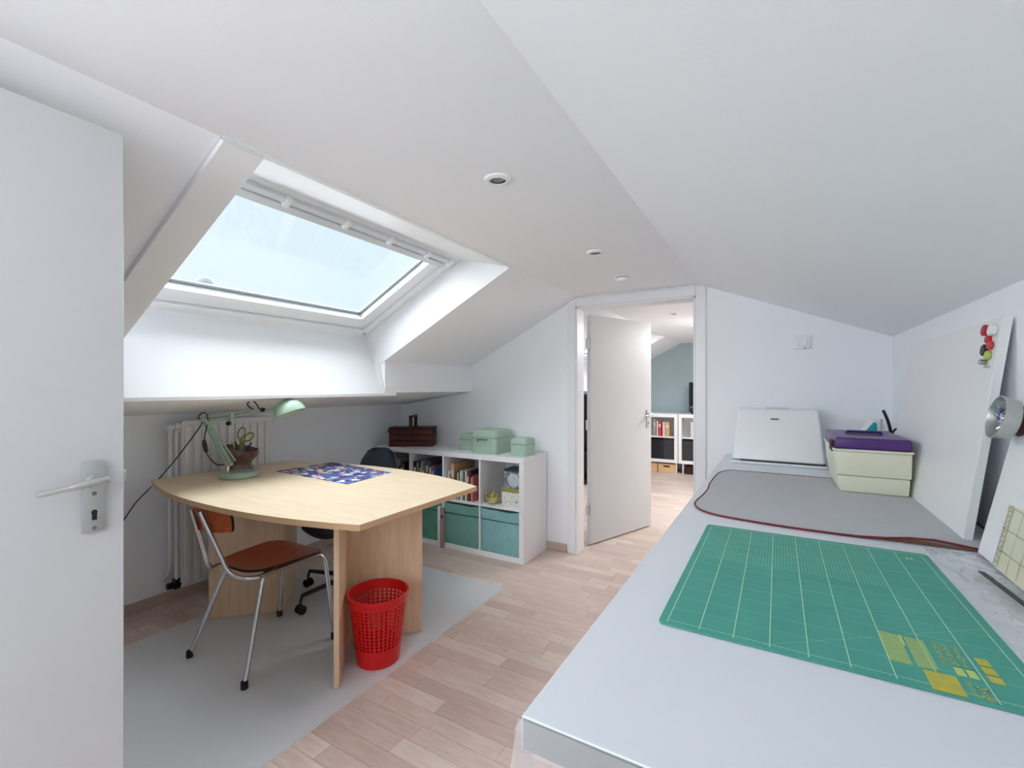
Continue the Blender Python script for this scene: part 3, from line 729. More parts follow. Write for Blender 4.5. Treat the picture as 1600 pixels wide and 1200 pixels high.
for j in range(len(prof)-1):
    for i in (0, nx): bm.faces.new((G[0, i, j], G[0, i, j+1], G[1, i, j+1], G[1, i, j]))
obj('seat_shell', bm, M['navy'], t)
bm = BM(); box(bm, sx-.10, sx+.10, sy-.12, sy+.09, .388, .424, .01, 2); tube(bm, [(sx+.08, sy-.05, .40), (sx+.2, sy-.09, .40)], .006, 8); obj('mechanism', bm, M['black'], t)
bm = BM(); tube(bm, [(sx, sy, .11), (sx, sy, .39)], [.026, .02], 16); obj('column', bm, M['black'], t)
bm = BM(); lathe(bm, [(0, .09), (.04, .09), (.045, .11), (.035, .135), (0, .14)], (sx, sy, 0), 20); obj('hub', bm, M['black'], t)
for k in range(5):
    a = math.radians(-96+72*k); d = Vector((math.cos(a), math.sin(a), 0)); c = Vector((sx, sy, 0))+d*.315
    bm = BM(); tube(bm, [Vector((sx, sy, .118))+d*.03, c+Vector((0, 0, .105)), c+d*.012+Vector((0, 0, .07))], [.017, .012, .009], 8); obj('base_arm', bm, M['black'], t)
    n_ = Vector((-d.y, d.x, 0)); bm = BM()
    for s in (-1, 1): disc(bm, c+d*.01+n_*(s*.012)+Vector((0, 0, .0285)), n_*s, .0255, .012, 18, .003)
    tube(bm, [c+d*.012+Vector((0, 0, .03)), c+d*.012+Vector((0, 0, .07))], .006, 8); obj('caster', bm, M['rubber'], t)

# ---------------------------------------------------------------- red waste basket
bc = Vector((-1.655, 1.575, .003))
t = thing('waste_basket', 'red perforated plastic waste basket beside the desk leg', 'waste basket', bc)
def rb(z): return .098+(.138-.098)*z/.32
N = 72
bm = BM()
zs = [0, .07]+[.07+.0185*k*.5 for k in range(1, 24)]
def ringv(z, dr=0): return [bm.verts.new((bc.x+(rb(z)+dr)*math.cos(2*PI*k/N), bc.y+(rb(z)+dr)*math.sin(2*PI*k/N), bc.z+z)) for k in range(N)]
def shell(zlist, hole):
    inn = [ringv(z, -.002) for z in zlist]; ou = [ringv(z, 0) for z in zlist]; nr = len(zlist)-1
    H = lambda k, j: hole(k % N, j)
    for j in range(nr):
        for k in range(N):
            k2 = (k+1) % N
            if H(k, j): continue
            bm.faces.new((ou[j][k], ou[j][k2], ou[j+1][k2], ou[j+1][k])); bm.faces.new((inn[j][k2], inn[j][k], inn[j+1][k], inn[j+1][k2]))
            if H(k-1, j): bm.faces.new((ou[j][k], ou[j+1][k], inn[j+1][k], inn[j][k]))
            if H(k+1, j): bm.faces.new((ou[j][k2], inn[j][k2], inn[j+1][k2], ou[j+1][k2]))
            if j > 0 and H(k, j-1): bm.faces.new((ou[j][k], inn[j][k], inn[j][k2], ou[j][k2]))
            if j < nr-1 and H(k, j+1): bm.faces.new((ou[j+1][k], ou[j+1][k2], inn[j+1][k2], inn[j+1][k]))
zl = [0, .02, .085]
z = .085
for r in range(12): zl += [z+.0105, z+.0165]; z += .0165
zl += [.30, .32]
shell(zl, lambda k, j: 2 <= j < 26 and (j-2) % 2 == 0 and k % 2 == 0)
obj('body', bm, M['red'], t)
bm = BM(); lathe(bm, [(0, .004), (.096, .004), (.099, 0), (.09, 0), (0, .001)], bc, 36); obj('bottom', bm, M['red'], t)
bm = BM(); lathe(bm, [(.132, .296), (.1405, .296), (.1435, .300), (.1445, .320), (.1400, .324), (.1345, .322), (.132, .296)], bc, 48); obj('rim', bm, M['red'], t)

# ---------------------------------------------------------------- white bookcase, four by two
bx0, bx1, by0, by1, bz = -3.10, -1.606, 2.934, 3.325, .776
t = thing('cube_bookcase', 'low white cube bookcase with eight cubbies against the far wall', 'bookcase', ((bx0+bx1)/2, (by0+by1)/2, 0))
def part(nm, *a, m='white', bev=.0015):
    bm = BM(); box(bm, *a, bev, 1); return obj(nm, bm, M[m], t)
th = .038
part('top_panel', bx0, bx1, by0, by1, bz-th, bz); part('bottom_panel', bx0, bx1, by0, by1, 0, th)
part('side_panel', bx0, bx0+th, by0, by1, th, bz-th); part('side_panel', bx1-th, bx1, by0, by1, th, bz-th)
part('back_panel', bx0+th, bx1-th, by1-.006, by1, th, bz-th)
cw_ = (bx1-bx0-2*th-3*.016)/4; zmid = bz/2
cub = []
for k in range(4):
    a = bx0+th+k*(cw_+.016); cub.append((a, a+cw_))
    if k < 3: part('divider', a+cw_, a+cw_+.016, by0+.001, by1-.006, th, bz-th)
    part('shelf', a, a+cw_, by0+.002, by1-.006, zmid-.008, zmid+.008)
# fabric boxes below
def fabric_box(k, m, lab, dx=0):
    a, b = cub[k]; a += .006+dx; b -= .006; y0, y1 = by0+.012, by1-.03; z0, z1 = th+.001, zmid-.022
    o = thing('storage_box', lab, 'storage box', ((a+b)/2, (y0+y1)/2, z0), 'fabric boxes in the bookcase')
    bm = BM(); box(bm, a, b, y0, y1, z0, z1-.07, .004, 2)
    obj('body', bm, m, o)
    # lid drooping at the front edge
    bm = BM(); n = 14; V = []
    for i in range(n+1):
        u = i/n; s = .008*math.sin(u*PI)+.003*math.sin(u*11); V.append([bm.verts.new((a-.001+(b-a+.002)*u, y0-.004, z1-.072-s*.7)), bm.verts.new((a-.001+(b-a+.002)*u, y0-.004, z1-s)), bm.verts.new((a-.001+(b-a+.002)*u, y1, z1-.002)), bm.verts.new((a-.001+(b-a+.002)*u, y1, z1-.07))])
    for p, q in zip(V, V[1:]):
        for j in range(3): bm.faces.new((p[j], q[j], q[j+1], p[j+1]))
        bm.faces.new((p[3], q[3], q[0], p[0]))
    bm.faces.new(V[0]); bm.faces.new(V[-1][::-1]); obj('lid', bm, m, o)
    bm = BM(); box(bm, a, b, y0-.0045, y0-.001, z1-.082, z1-.0785); obj('lid_edge', bm, M['seam'], o)
fabric_box(3, M['fab2'], 'pale teal fabric box in the right-hand lower cubby of the white bookcase')
fabric_box(2, M['fab1'], 'green fabric box directly left of the pale teal box in the bookcase')
fabric_box(1, M['fab3'], 'deep green fabric box partly hidden by the desk leg, second lower cubby')
fabric_box(0, M['fab1'], 'green fabric box in the leftmost lower cubby behind the desk')
# narrow white bar with a mauve side in front of the divider between the boxes
xd = cub[1][1]+.008
o = thing('folded_panel', 'narrow white and mauve folded panel before the divider between green boxes', 'panel', (xd, by0-.02, .03))
bm = BM(); box(bm, xd-.030, xd-.012, by0-.032, by0-.003, .0, .335, .002, 1); obj('white_edge', bm, M['gloss'], o)
bm = BM(); box(bm, xd-.0118, xd+.022, by0-.020, by0-.003, .0, .325, .002, 1); obj('mauve_side', bm, M['mauve'], o)
bm = BM(); disc(bm, (xd+.008, by0-.020, .255), (0, -1, 0), .011, .004, 14); obj('hole', bm, M['black'], o)
# books
ordn = ['first', 'second', 'third', 'fourth', 'fifth', 'sixth', 'seventh', 'eighth', 'ninth', 'tenth', 'eleventh', 'twelfth', 'thirteenth']
def book(x, wd, h, dp, m, lab, group, y0=None, z=None, pages=True, cat='book'):
    y0 = by0+.03 if y0 is None else y0; z = zmid+.0085 if z is None else z
    o = thing('book', lab, cat, (x+wd/2, y0+dp/2, z), group)
    c = .0022 if wd > .01 else .0012
    bm = BM(); box(bm, x, x+c, y0, y0+dp, z, z+h); box(bm, x+wd-c, x+wd, y0, y0+dp, z, z+h); box(bm, x+c, x+wd-c, y0, y0+c, z, z+h); obj('cover', bm, m, o, sm=False)
    bm = BM(); box(bm, x+c, x+wd-c, y0+c, y0+dp-.003, z+.002, z+h-.004); obj('pages', bm, M['page'], o, sm=False)
    if wd > .016:
        bm = BM(); box(bm, x+wd*.2, x+wd*.8, y0-.0006, y0, z+h*.62, z+h*.82); obj('spine_label', bm, M['page'], o, sm=False)
def row(k, specs, colname, start=0):
    x = cub[k][0]+.006+start
    for i, (cn, rgb, wd, h, dp, gap) in enumerate(specs):
        x += gap
        book(x, wd, h, dp, M['speck'] if rgb is None else colmat(rgb), f'{cn}, {ordn[i]} from the left in the {colname} upper cubby', f'books in the {colname} upper cubby'); x += wd+.0012
row(0, [('black hardback', (26, 24, 28), .03, .25, .2, .06), ('dark brown hardback', (66, 40, 34), .026, .27, .22, 0), ('dark blue hardback', (30, 34, 54), .03, .24, .2, 0), ('dark red book', (118, 38, 40), .022, .235, .19, 0),
        ('pale grey topped book', (150, 144, 138), .016, .285, .2, 0), ('dark crimson book', (104, 28, 34), .024, .22, .19, 0), ('deep brown book', (70, 46, 38), .02, .25, .2, 0), ('olive and yellow thin book', (150, 138, 76), .012, .235, .2, 0), ('black thin book', (28, 26, 26), .015, .24, .2, 0)], 'leftmost')
row(1, [('black wide folder', (22, 22, 24), .036, .27, .22, 0), ('white thin spine', (214, 214, 208), .008, .262, .21, .003), ('grey book', (104, 106, 112), .016, .26, .21, 0), ('black folder', (26, 26, 28), .018, .27, .22, 0),
        ('pale cream thin book', (206, 210, 190), .009, .28, .21, 0), ('olive green book', (124, 136, 100), .022, .245, .2, .004), ('grey green tall book', (90, 122, 106), .013, .295, .22, 0), ('dark teal tall book', (46, 84, 96), .026, .30, .22, 0),
        ('lilac grey book', (128, 128, 152), .008, .29, .21, 0), ('dark plum tall book', (74, 54, 72), .028, .285, .22, 0), ('rose brown book', (146, 96, 100), .02, .25, .19, 0), ('blue and white book', (76, 98, 150), .014, .24, .2, 0)], 'second')
# third cubby
row(2, [('blue speckled white book', None, .022, .22, .16, .012), ('tan wide album', (206, 164, 118), .03, .285, .26, .012), ('dark red thin book', (96, 30, 30), .01, .215, .18, .018), ('white book with black print', (214, 216, 214), .013, .215, .2, 0),
        ('black thin book', (34, 36, 40), .012, .235, .2, 0), ('white speckled book', None, .018, .235, .2, 0), ('pale green grey book', (176, 190, 182), .014, .228, .19, 0), ('dark grey book', (64, 68, 76), .014, .225, .2, 0),
        ('cream book with brown side', (232, 226, 212), .018, .235, .2, 0), ('brown book', (116, 76, 60), .02, .24, .2, 0), ('deep burgundy book', (84, 38, 40), .016, .24, .2, 0), ('pink book', (216, 150, 150), .012, .19, .16, 0), ('coral red book', (196, 108, 98), .012, .205, .16, 0)], 'third')
book(cub[2][0]+.19, .05, .29, .10, colmat((86, 20, 24)), 'tall dark red binder standing behind the books of the third upper cubby', 'books in the third upper cubby', y0=by0+.27)
# gold bowl, tins in the right cubby
a, b = cub[3]; zs_ = zmid+.0085
o = thing('cat_bowl', 'gold-coloured bowl with pointed rim in the upper right cubby', 'bowl', (a+.065, by0+.07, zs_))
bm = BM(); seg = 30; T = Matrix.Translation((a+.065, by0+.07, zs_))
lathe(bm, [(0, .001), (.03, .001), (.045, .014), (.055, .035), (.056, .055), (.052, .056), (.05, .038), (.04, .02), (0, .012)], seg=seg, mtx=T)
for v in bm.verts:
    h = v.co.z-zs_
    if h > .05:
        an = math.atan2(v.co.y-by0-.07, v.co.x-a-.065); v.co.z += .038*max(0, math.cos(3*an+.6))**3
obj('bowl', bm, M['gold'], o)
for s in (-1, 1):
    bm = BM(); tube(bm, [(a+.065+s*.02, by0+.062, zs_+.045), (a+.065+s*.032, by0+.05, zs_+.075), (a+.065+s*.028, by0+.04, zs_+.095)], [.012, .008, .001], 8); obj('point', bm, M['gold'], o)
o = thing('tin_box', 'cream tin printed with small trees and figures, below the floral tin', 'tin', (b-.09, by0+.14, zs_), 'decorated tins in the upper right cubby')
bm = BM(); box(bm, b-.185, b-.006, by0+.06, by0+.23, zs_, zs_+.105, .004, 2); obj('body', bm, M['trees'], o)
bm = BM(); box(bm, b-.187, b-.004, by0+.058, by0+.232, zs_+.1055, zs_+.135, .005, 2); obj('lid', bm, mat('olive_lid', (170, 164, 96), .4, var=.1), o)
zt_ = zs_+.136
o = thing('tin_box', 'square grey-blue tin with a round floral medallion on the cream tin', 'tin', (b-.08, by0+.14, zt_), 'decorated tins in the upper right cubby')
bm = BM(); box(bm, b-.165, b-.008, by0+.065, by0+.22, zt_, zt_+.125, .003, 2); obj('body', bm, M['tin'], o)
bm = BM(); box(bm, b-.167, b-.006, by0+.063, by0+.222, zt_+.1255, zt_+.145, .004, 2); obj('lid', bm, mat('pewter_lid', (96, 92, 88), .4, .5, var=.1), o)
bm = BM(); disc(bm, (b-.084, by0+.0652, zt_+.062), (0, -1, 0), .051, .0012, 30); obj('medallion', bm, patterned('pale_medallion_print', 70, (196, 202, 208), [(214, 218, 222), (150, 164, 176)], (216, 220, 224)), o)

# on the bookcase: sewing box and the green boxes
def greenbox(x0, x1, y0, y1, h, lab, handle=False):
    z0 = bz+.0005; o = thing('bread_box', lab, 'storage tin', ((x0+x1)/2, (y0+y1)/2, z0), 'green enamel boxes on the bookcase')
    hb = h*.66; bm = BM(); pts = rrect(x0, x1, y0, y1, min(x1-x0, y1-y0)*.16, 5); prism(bm, pts, z0, z0+hb, bev=.003); obj('body', bm, M['mint2'], o)
    bm = BM(); n = len(pts); cx, cy = (x0+x1)/2, (y0+y1)/2; rings = []
    for f, zz in ((1.025, hb+.003), (1.03, hb+.006), (1.02, hb+(h-hb)*.35), (.985, hb+(h-hb)*.66), (.93, hb+(h-hb)*.88), (.85, h-.001), (.6, h)):
        rings.append([bm.verts.new((cx+(p[0]-cx)*f, cy+(p[1]-cy)*f, z0+zz)) for p in pts])
    for A, B in zip(rings, rings[1:]):
        for k in range(n): bm.faces.new((A[k], A[(k+1) % n], B[(k+1) % n], B[k]))
    bm.faces.new(rings[0][::-1]); bm.faces.new(rings[-1]); obj('lid', bm, M['mint2'], o)
    if handle:
        bm = BM(); tube(bm, rounded([(cx-.045, y0-.002, z0+hb-.028), (cx-.045, y0-.012, z0+hb-.010), (cx+.04, y0-.012, z0+hb-.010), (cx+.04, y0-.002, z0+hb-.010)], .006, 4), .0028, 8); obj('handle', bm, M['black'], o)
greenbox(-2.13, -1.885, 3.0, 3.27, .185, 'large green enamel box with handle, middle of three on the bookcase', True)
greenbox(-2.315, -2.145, 3.09, 3.26, .132, 'small green enamel box left of the large one, towards the sewing box')
greenbox(-1.775, -1.635, 3.02, 3.19, .132, 'small green enamel box at the right end of the bookcase')
z0 = bz+.0005; X0, X1, Y0, Y1 = -3.065, -2.675, 3.03, 3.21
o = thing('sewing_box', 'dark red wooden cantilever sewing box with a tall handle on the bookcase', 'sewing box', ((X0+X1)/2, (Y0+Y1)/2, z0))
zz = z0
for k in range(3):
    bm = BM(); box(bm, X0, X1, Y0, Y1, zz+.001, zz+.05, .003, 1); obj('tray', bm, M['reddark'], o); zz += .051
for s in (0, 1):
    xa, xb = (X0-.004, (X0+X1)/2-.004) if s == 0 else ((X0+X1)/2+.004, X1+.004)
    bm = BM(); box(bm, xa, xb, Y0-.004, Y1+.004, zz+.0005, zz+.014, .003, 1); obj('lid', bm, M['reddark2'], o)
cx = (X0+X1)/2
for yy in (Y0-.012, Y1+.004):
    bm = BM(); box(bm, cx-.014, cx+.014, yy, yy+.008, z0+.03, z0+.255, .002, 1); obj('handle_post', bm, M['reddark2'], o)
bm = BM(); box(bm, cx-.015, cx+.015, Y0-.012, Y1+.012, z0+.255, z0+.272, .004, 2); obj('handle_bar', bm, M['reddark2'], o)
for xa, xb in ((X0+.05, cx-.05), (cx+.05, X1-.05)):
    for q in (0, 1):
        bm = BM(); z1_, z2_ = z0+.03+.052*q, z0+.075+.052*q; s = 1 if xa > cx else -1
        xm = (xa+xb)/2
        hull8(bm, [(xm-.035*s, Y0-.007, z1_), (xm-.025*s, Y0-.007, z1_), (xm-.025*s, Y0-.001, z1_), (xm-.035*s, Y0-.001, z1_), (xm+.025*s, Y0-.007, z2_), (xm+.035*s, Y0-.007, z2_), (xm+.035*s, Y0-.001, z2_), (xm+.025*s, Y0-.001, z2_)]); obj('link_arm', bm, M['reddark2'], o)
for xx in (X0-.008, X1+.008):
    bm = BM(); bmesh.ops.create_uvsphere(bm, u_segments=12, v_segments=8, radius=.009, matrix=Matrix.Translation((xx, Y0+.01, z0+.135))); obj('knob', bm, M['black'], o)
o.rotation_euler = (0, 0, math.radians(29)); o.location.x += .03

# ---------------------------------------------------------------- worktop on the right
WZ = .86; WX0, WX1, WY0, WY1 = -.297, XR-.003, .537, YF-.004
t = thing('worktable', 'long pale white worktable along the right wall', 'table', ((WX0+WX1)/2, (WY0+WY1)/2, 0))
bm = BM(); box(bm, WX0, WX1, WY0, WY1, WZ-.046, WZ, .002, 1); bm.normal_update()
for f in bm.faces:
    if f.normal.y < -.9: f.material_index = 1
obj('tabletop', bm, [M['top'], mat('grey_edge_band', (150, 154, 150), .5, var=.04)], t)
for x in (WX0+.07, WX1-.06):
    for yy in (WY0+.16, (WY0+WY1)/2, WY1-.09):
        bm = BM(); box(bm, x-.025, x+.025, yy-.025, yy+.025, 0, WZ-.0465, .003, 1); obj('leg', bm, M['white'], t)
# clear plastic film over it, wrinkled on the wall side, hanging at the near end
bm = BM(); nx, ny = 46, 90; G = []
for i in range(nx+1):
    rowv = []
    for j in range(ny+1):
        x = WX0+(WX1-.002-WX0)*i/nx; yy = WY0+(1.66-WY0)*j/ny
        wgt = max(0, min(1, (x-.36)/.08))*max(0, min(1, (yy-.9)/.3))
        h = .0006
        rowv.append(bm.verts.new((x, yy, WZ+h)))
    G.append(rowv)
for i in range(nx):
    for j in range(ny): bm.faces.new((G[i][j], G[i+1][j], G[i+1][j+1], G[i][j+1]))
t = thing('plastic_cover', 'clear plastic film covering the worktable, wrinkled by the wall and hanging at the near end', 'plastic cover', (WX0, WY0, WZ))
obj('sheet', bm, M['film'], t)
bm = BM(); G = []
for i in range(57):
    rowv = []
    for j in range(171):
        x = .345+.205*i/56; yy = .95+.70*j/170
        e = min(1, (x-.345)/.03)*min(1, (yy-.95)/.1)*min(1, (1.655-yy)/.03)*max(.12, min(1, (.485-x)/.05))
        n1 = 1-min(1, abs(noise.noise(Vector((x*20+yy*8, yy*7-x*12, 1.3))))*4); n2_ = 1-min(1, abs(noise.noise(Vector((x*38-yy*11, yy*16+x*9, 4.1))))*4)
        rowv.append(bm.verts.new((x, yy, WZ+.0012+max(0, e)*(.0065*n1**2+.0035*n2_**2))))
    G.append(rowv)
for i in range(56):
    for j in range(170): bm.faces.new((G[i][j], G[i+1][j], G[i+1][j+1], G[i][j+1]))
obj('wrinkled_strip', bm, clear('wrinkled_plastic_film', (225, 228, 232), .42, .12), t)
bm = BM(); prev = None
for i in range(71):
    u = i/70; col_ = []
    for j in range(13):
        v = j/12; z = WZ-.002-.34*v
        fold = .018*v*math.sin(u*26)+.012*v*math.sin(u*61+1)
        x = WX0-.004-.020*v*(1-u)**4*2+(WX1-WX0)*u; yy = WY0-.004-.018*v-abs(fold)
        col_.append(bm.verts.new((x, yy, z)))
    if prev:
        for j in range(12): bm.faces.new((prev[j], col_[j], col_[j+1], prev[j+1]))
    prev = col_
obj('hanging_end', bm, M['filmfold'], t)
bm = BM(); prev = None
for i in range(13):
    u = i/12; col_ = []
    for j in range(9):
        v = j/8; col_.append(bm.verts.new((WX0-.004-.022*v*(1-u)**.7-.006*v*abs(math.sin(u*15)), WY0-.004+.11*u*v**.6, WZ-.002-.34*v)))
    if prev:
        for j in range(8): bm.faces.new((prev[j], col_[j], col_[j+1], prev[j+1]))
    prev = col_
obj('corner_fold', bm, M['filmfold'], t)

# grey ironing mat with dark red piping
outl = [(-.245, 2.60), (-.262, 2.50), (-.266, 2.24), (-.258, 2.12), (-.262, 1.98), (-.270, 1.86), (-.262, 1.80), (-.240, 1.75), (-.20, 1.712), (-.14, 1.690), (.0, 1.668), (.15, 1.662), (.32, 1.668), (.46, 1.676), (.53, 1.69), (.548, 1.74), (.548, 2.55), (.53, 2.62), (.45, 2.64), (.1, 2.655), (-.16, 2.655), (-.22, 2.64), (-.245, 2.60)]
oc = [Vector((p[0], p[1], 0)) for p in outl]; oc = catmull(oc, 3)[:-1]
MZ = WZ+.0015
def lift(x, y):     # the near edge curls up a little beside the board
    return .016*math.exp(-((x-.36)/.09)**2)*max(0, min(1, (1.80-y)/.13))
t = thing('ironing_mat', 'grey ironing mat with dark red piping on the worktable', 'mat', (.14, 2.16, MZ))
bm = BM(); cxm, cym = .14, 2.16; n = len(oc); R_ = []
for r in range(0, 13):
    f = 1-(1-r/12)**1.6
    R_.append([bm.verts.new((cxm+(p.x-cxm)*f, cym+(p.y-cym)*f, MZ+.0035+lift(cxm+(p.x-cxm)*f, cym+(p.y-cym)*f))) for p in oc] if r else [bm.verts.new((cxm, cym, MZ+.0035))])
for k in range(n):
    bm.faces.new((R_[0][0], R_[1][k], R_[1][(k+1) % n]))
    for r in range(1, 12): bm.faces.new((R_[r][k], R_[r+1][k], R_[r+1][(k+1) % n], R_[r][(k+1) % n]))
low = [bm.verts.new((v.co.x, v.co.y, v.co.z-.0033)) for v in R_[-1]]
for k in range(n): bm.faces.new((R_[-1][k], low[k], low[(k+1) % n], R_[-1][(k+1) % n]))
bm.faces.new(low[::-1])
obj('pad', bm, M['grey'], t)
bm = BM(); tube(bm, [Vector((p.x, p.y, MZ+.0028+lift(p.x, p.y))) for p in oc]+[Vector((oc[0].x, oc[0].y, MZ+.0028))], .0032, 6, cap=False); obj('piping', bm, M['piping'], t)
bm = BM(); prev = None
for k in range(13):
    x = .17+.36*k/12; q = (bm.verts.new((x, 1.677, MZ+.0005)), bm.verts.new((x, 1.677, MZ+.0015+lift(x, 1.677))))
    if prev: bm.faces.new((prev[0], q[0], q[1], prev[1]))
    prev = q
obj('underside', bm, M['brownlin'], t)

# green cutting mat with its print
t = thing('cutting_mat', 'green self-healing cutting mat with pale grid on the worktable', 'cutting mat', (.072, 1.223, WZ+.001))
cx0, cx1, cy0, cy1 = -.193, .336, .873, 1.574; GZ = WZ+.0038
bm = BM(); prism(bm, rrect(cx0, cx1, cy0, cy1, .012, 4), WZ+.001, GZ); obj('mat_body', bm, M['green'], t, sm=False)
def fl(bm, x0, x1, y0, y1, z=None): z = GZ+.0003 if z is None else z; quad(bm, (x0, y0, z), (x1, y0, z), (x1, y1, z), (x0, y1, z))
gx0, gx1, gy0, gy1 = -.178, .321, .890, 1.557
bm = BM(); sp = (gx1-gx0)/9
for k in range(10): xx = gx0+sp*k; fl(bm, xx-.0008, xx+.0008, gy0-.01, gy1)
for yy in (gy0, gy1): fl(bm, gx0, gx1, yy-.0006, yy+.0006)
obj('bold_grid', bm, M['line'], t, sm=False, kind='stuff')
bm = BM(); k = 1
while gy0+sp*k < gy1: fl(bm, gx0, gx1, gy0+sp*k-.0005, gy0+sp*k+.0005, GZ+.0002); k += 1
for k in range(1, 8*7): fl(bm, gx0+sp*k/8-.0004, gx0+sp*k/8+.0004, 1.27, gy1-.002, GZ+.00015)
k = 1
while 1.27+sp/2*k < gy1: fl(bm, gx0, gx0+sp*7, 1.27+sp/2*k-.0003, 1.27+sp/2*k+.0003, GZ+.00015); k += 1
for ln in (((-.02, .885), (.321, 1.14)),):
    (xa, ya), (xb, yb) = ln; d = Vector((yb-ya, xa-xb)).normalized()*.0005
    quad(bm, (xa-d.x, ya-d.y, GZ+.0002), (xa+d.x, ya+d.y, GZ+.0002), (xb+d.x, yb+d.y, GZ+.0002), (xb-d.x, yb-d.y, GZ+.0002))
for k in range(60):  # ruler ticks and numerals along the borders
    xx = gx0+(gx1-gx0)*k/60; fl(bm, xx-.0003, xx+.0003, gy0-.006, gy0)
    yy = gy0+(gy1-gy0)*k/60; fl(bm, gx1, gx1+.006, yy-.0003, yy+.0003); fl(bm, gx0-.005, gx0, yy-.0003, yy+.0003)
obj('fine_grid', bm, M['fine'], t, sm=False, kind='stuff')
# printed blocks: text lines run along y
for q in ((.194, .232, .876, .931), (.273, .289, .939, .959), (.273, .289, .963, .985), (.273, .289, .989, 1.012)):
    bm = BM(); fl(bm, *q, GZ+.0005); obj('printed_block', bm, M['yell'], t, sm=False)
bm = BM()
for k in range(13): fl(bm, .1555+k*.0022, .1568+k*.0022, .936, 1.040-.0004*k, GZ+.0005)
for k in range(12): fl(bm, .190+k*.0022, .1912+k*.0022, .936+.004*(k > 8), 1.036, GZ+.0005)
fl(bm, .183, .187, 1.0, 1.037, GZ+.0005)
rr = random.Random(5)
def glyphs(xa, xb, ya, yb, n):      # a row of block capitals too small to read
    st = (yb-ya)/n
    for k in range(n):
        y_ = ya+st*k
        kind = rr.randint(0, 3)
        fl(bm, xa, xb, y_, y_+st*.2, GZ+.0005)
        if kind != 1: fl(bm, xa, xa+(xb-xa)*.22, y_, y_+st*.72, GZ+.0005)
        if kind in (0, 2): fl(bm, xb-(xb-xa)*.22, xb, y_, y_+st*.72, GZ+.0005)
        if kind in (1, 3): fl(bm, xa+(xb-xa)*.4, xa+(xb-xa)*.6, y_, y_+st*.72, GZ+.0005)
        if kind == 2: fl(bm, xa, xb, y_+st*.52, y_+st*.72, GZ+.0005)
glyphs(.226, .234, .968, 1.040, 12); glyphs(.238, .246, .968, 1.042, 11); glyphs(.251, .259, .968, 1.040, 10)
fl(bm, .236, .247, .938, .962, GZ+.0005); fl(bm, .250, .261, .938, .962, GZ+.0005)
glyphs(.240, .246, .882, .925, 8); glyphs(.250, .262, .880, .918, 6)
fl(bm, .282, .288, 1.505, 1.520, GZ+.0005); fl(bm, .291, .296, 1.505, 1.520, GZ+.0005)
obj('printed_text', bm, M['yell2'], t, sm=False, kind='stuff')

# white case standing at the far wall
t = thing('machine_case', 'white sloping hard case standing against the far wall on the worktable', 'case', (-.005, 3.12, WZ))
z1 = 1.172
bm = BM(); hull8(bm, [(-.232, 2.955, WZ+.022), (.222, 2.955, WZ+.022), (.222, 3.29, WZ+.022), (-.232, 3.29, WZ+.022), (-.205, 3.035, z1), (.197, 3.035, z1), (.197, 3.25, z1), (-.205, 3.25, z1)], .014, 3); obj('cover', bm, M['gloss'], t)
bm = BM(); box(bm, -.240, .230, 2.945, 3.295, WZ+.001, WZ+.016, .003, 1); obj('base_tray', bm, M['pvcgrey'], t)
bm = BM(); box(bm, -.185, .225, 2.952, 3.285, WZ+.016, WZ+.0225); obj('seam', bm, M['black'], t)
bm = BM(); tube(bm, rounded([(-.06, 3.12, z1-.002), (-.06, 3.12, z1+.005), (.06, 3.12, z1+.005), (.06, 3.12, z1-.002)], .01, 4), .005, 8); obj('handle', bm, M['pvcgrey'], t)
yv = 2.955+(3.035-2.955)*.80
bm = BM(); hull8(bm, [(-.035, yv-.004, 1.113), (.006, yv-.004, 1.113), (.006, yv+.004, 1.113), (-.035, yv+.004, 1.113), (-.035, yv-.001, 1.122), (.006, yv-.001, 1.122), (.006, yv+.004, 1.122), (-.035, yv+.004, 1.122)]); obj('badge', bm, mat('grey_badge', (120, 118, 112), .4, var=.1), t)

# cream bin with purple lid
t = thing('storage_bin', 'cream plastic bin with purple lid at the back of the worktable', 'storage bin', (.335, 2.55, WZ+.005))
zb = WZ+.0062; BY0, BY1 = 2.33, 2.76
bm = BM(); hull8(bm, [(.224, BY0+.012, zb), (.449, BY0+.012, zb), (.449, BY1-.012, zb), (.224, BY1-.012, zb), (.214, BY0+.004, .935), (.452, BY0+.004, .935), (.452, BY1-.004, .935), (.214, BY1-.004, .935)], .008, 2); obj('lower_body', bm, M['cream'], t)
bm = BM(); hull8(bm, [(.212, BY0, .9355), (.455, BY0, .9355), (.455, BY1, .9355), (.212, BY1, .9355), (.204, BY0-.006, 1.036), (.456, BY0-.006, 1.036), (.456, BY1+.006, 1.036), (.204, BY1+.006, 1.036)], .008, 2); obj('upper_body', bm, M['cream'], t)
bm = BM(); box(bm, .199, .460, BY0-.011, BY1+.011, 1.036, 1.045, .002, 1); obj('rim', bm, M['cream'], t)
bm = BM(); hull8(bm, [(.206, BY0-.007, 1.0455), (.455, BY0-.007, 1.0455), (.455, BY1+.007, 1.0455), (.206, BY1+.007, 1.0455), (.208, BY0-.004, 1.092), (.453, BY0-.004, 1.092), (.453, BY1+.004, 1.092), (.208, BY1+.004, 1.092)], .008, 3); obj('lid', bm, M['purple'], t)
bm = BM(); prism(bm, rrect(.265, .395, BY0+.17, BY0+.33, .02, 4), 1.0915, 1.0935); obj('lid_recess', bm, mat('dark_purple_recess', (34, 12, 54), .5, var=.1), t)
bm = BM(); tube(bm, rounded([(.27, BY0+.2, 1.093), (.27, BY0+.2, 1.103), (.39, BY0+.2, 1.103), (.39, BY0+.2, 1.093)], .008, 4), .006, 8); obj('handle', bm, M['purple'], t)
bm = BM()
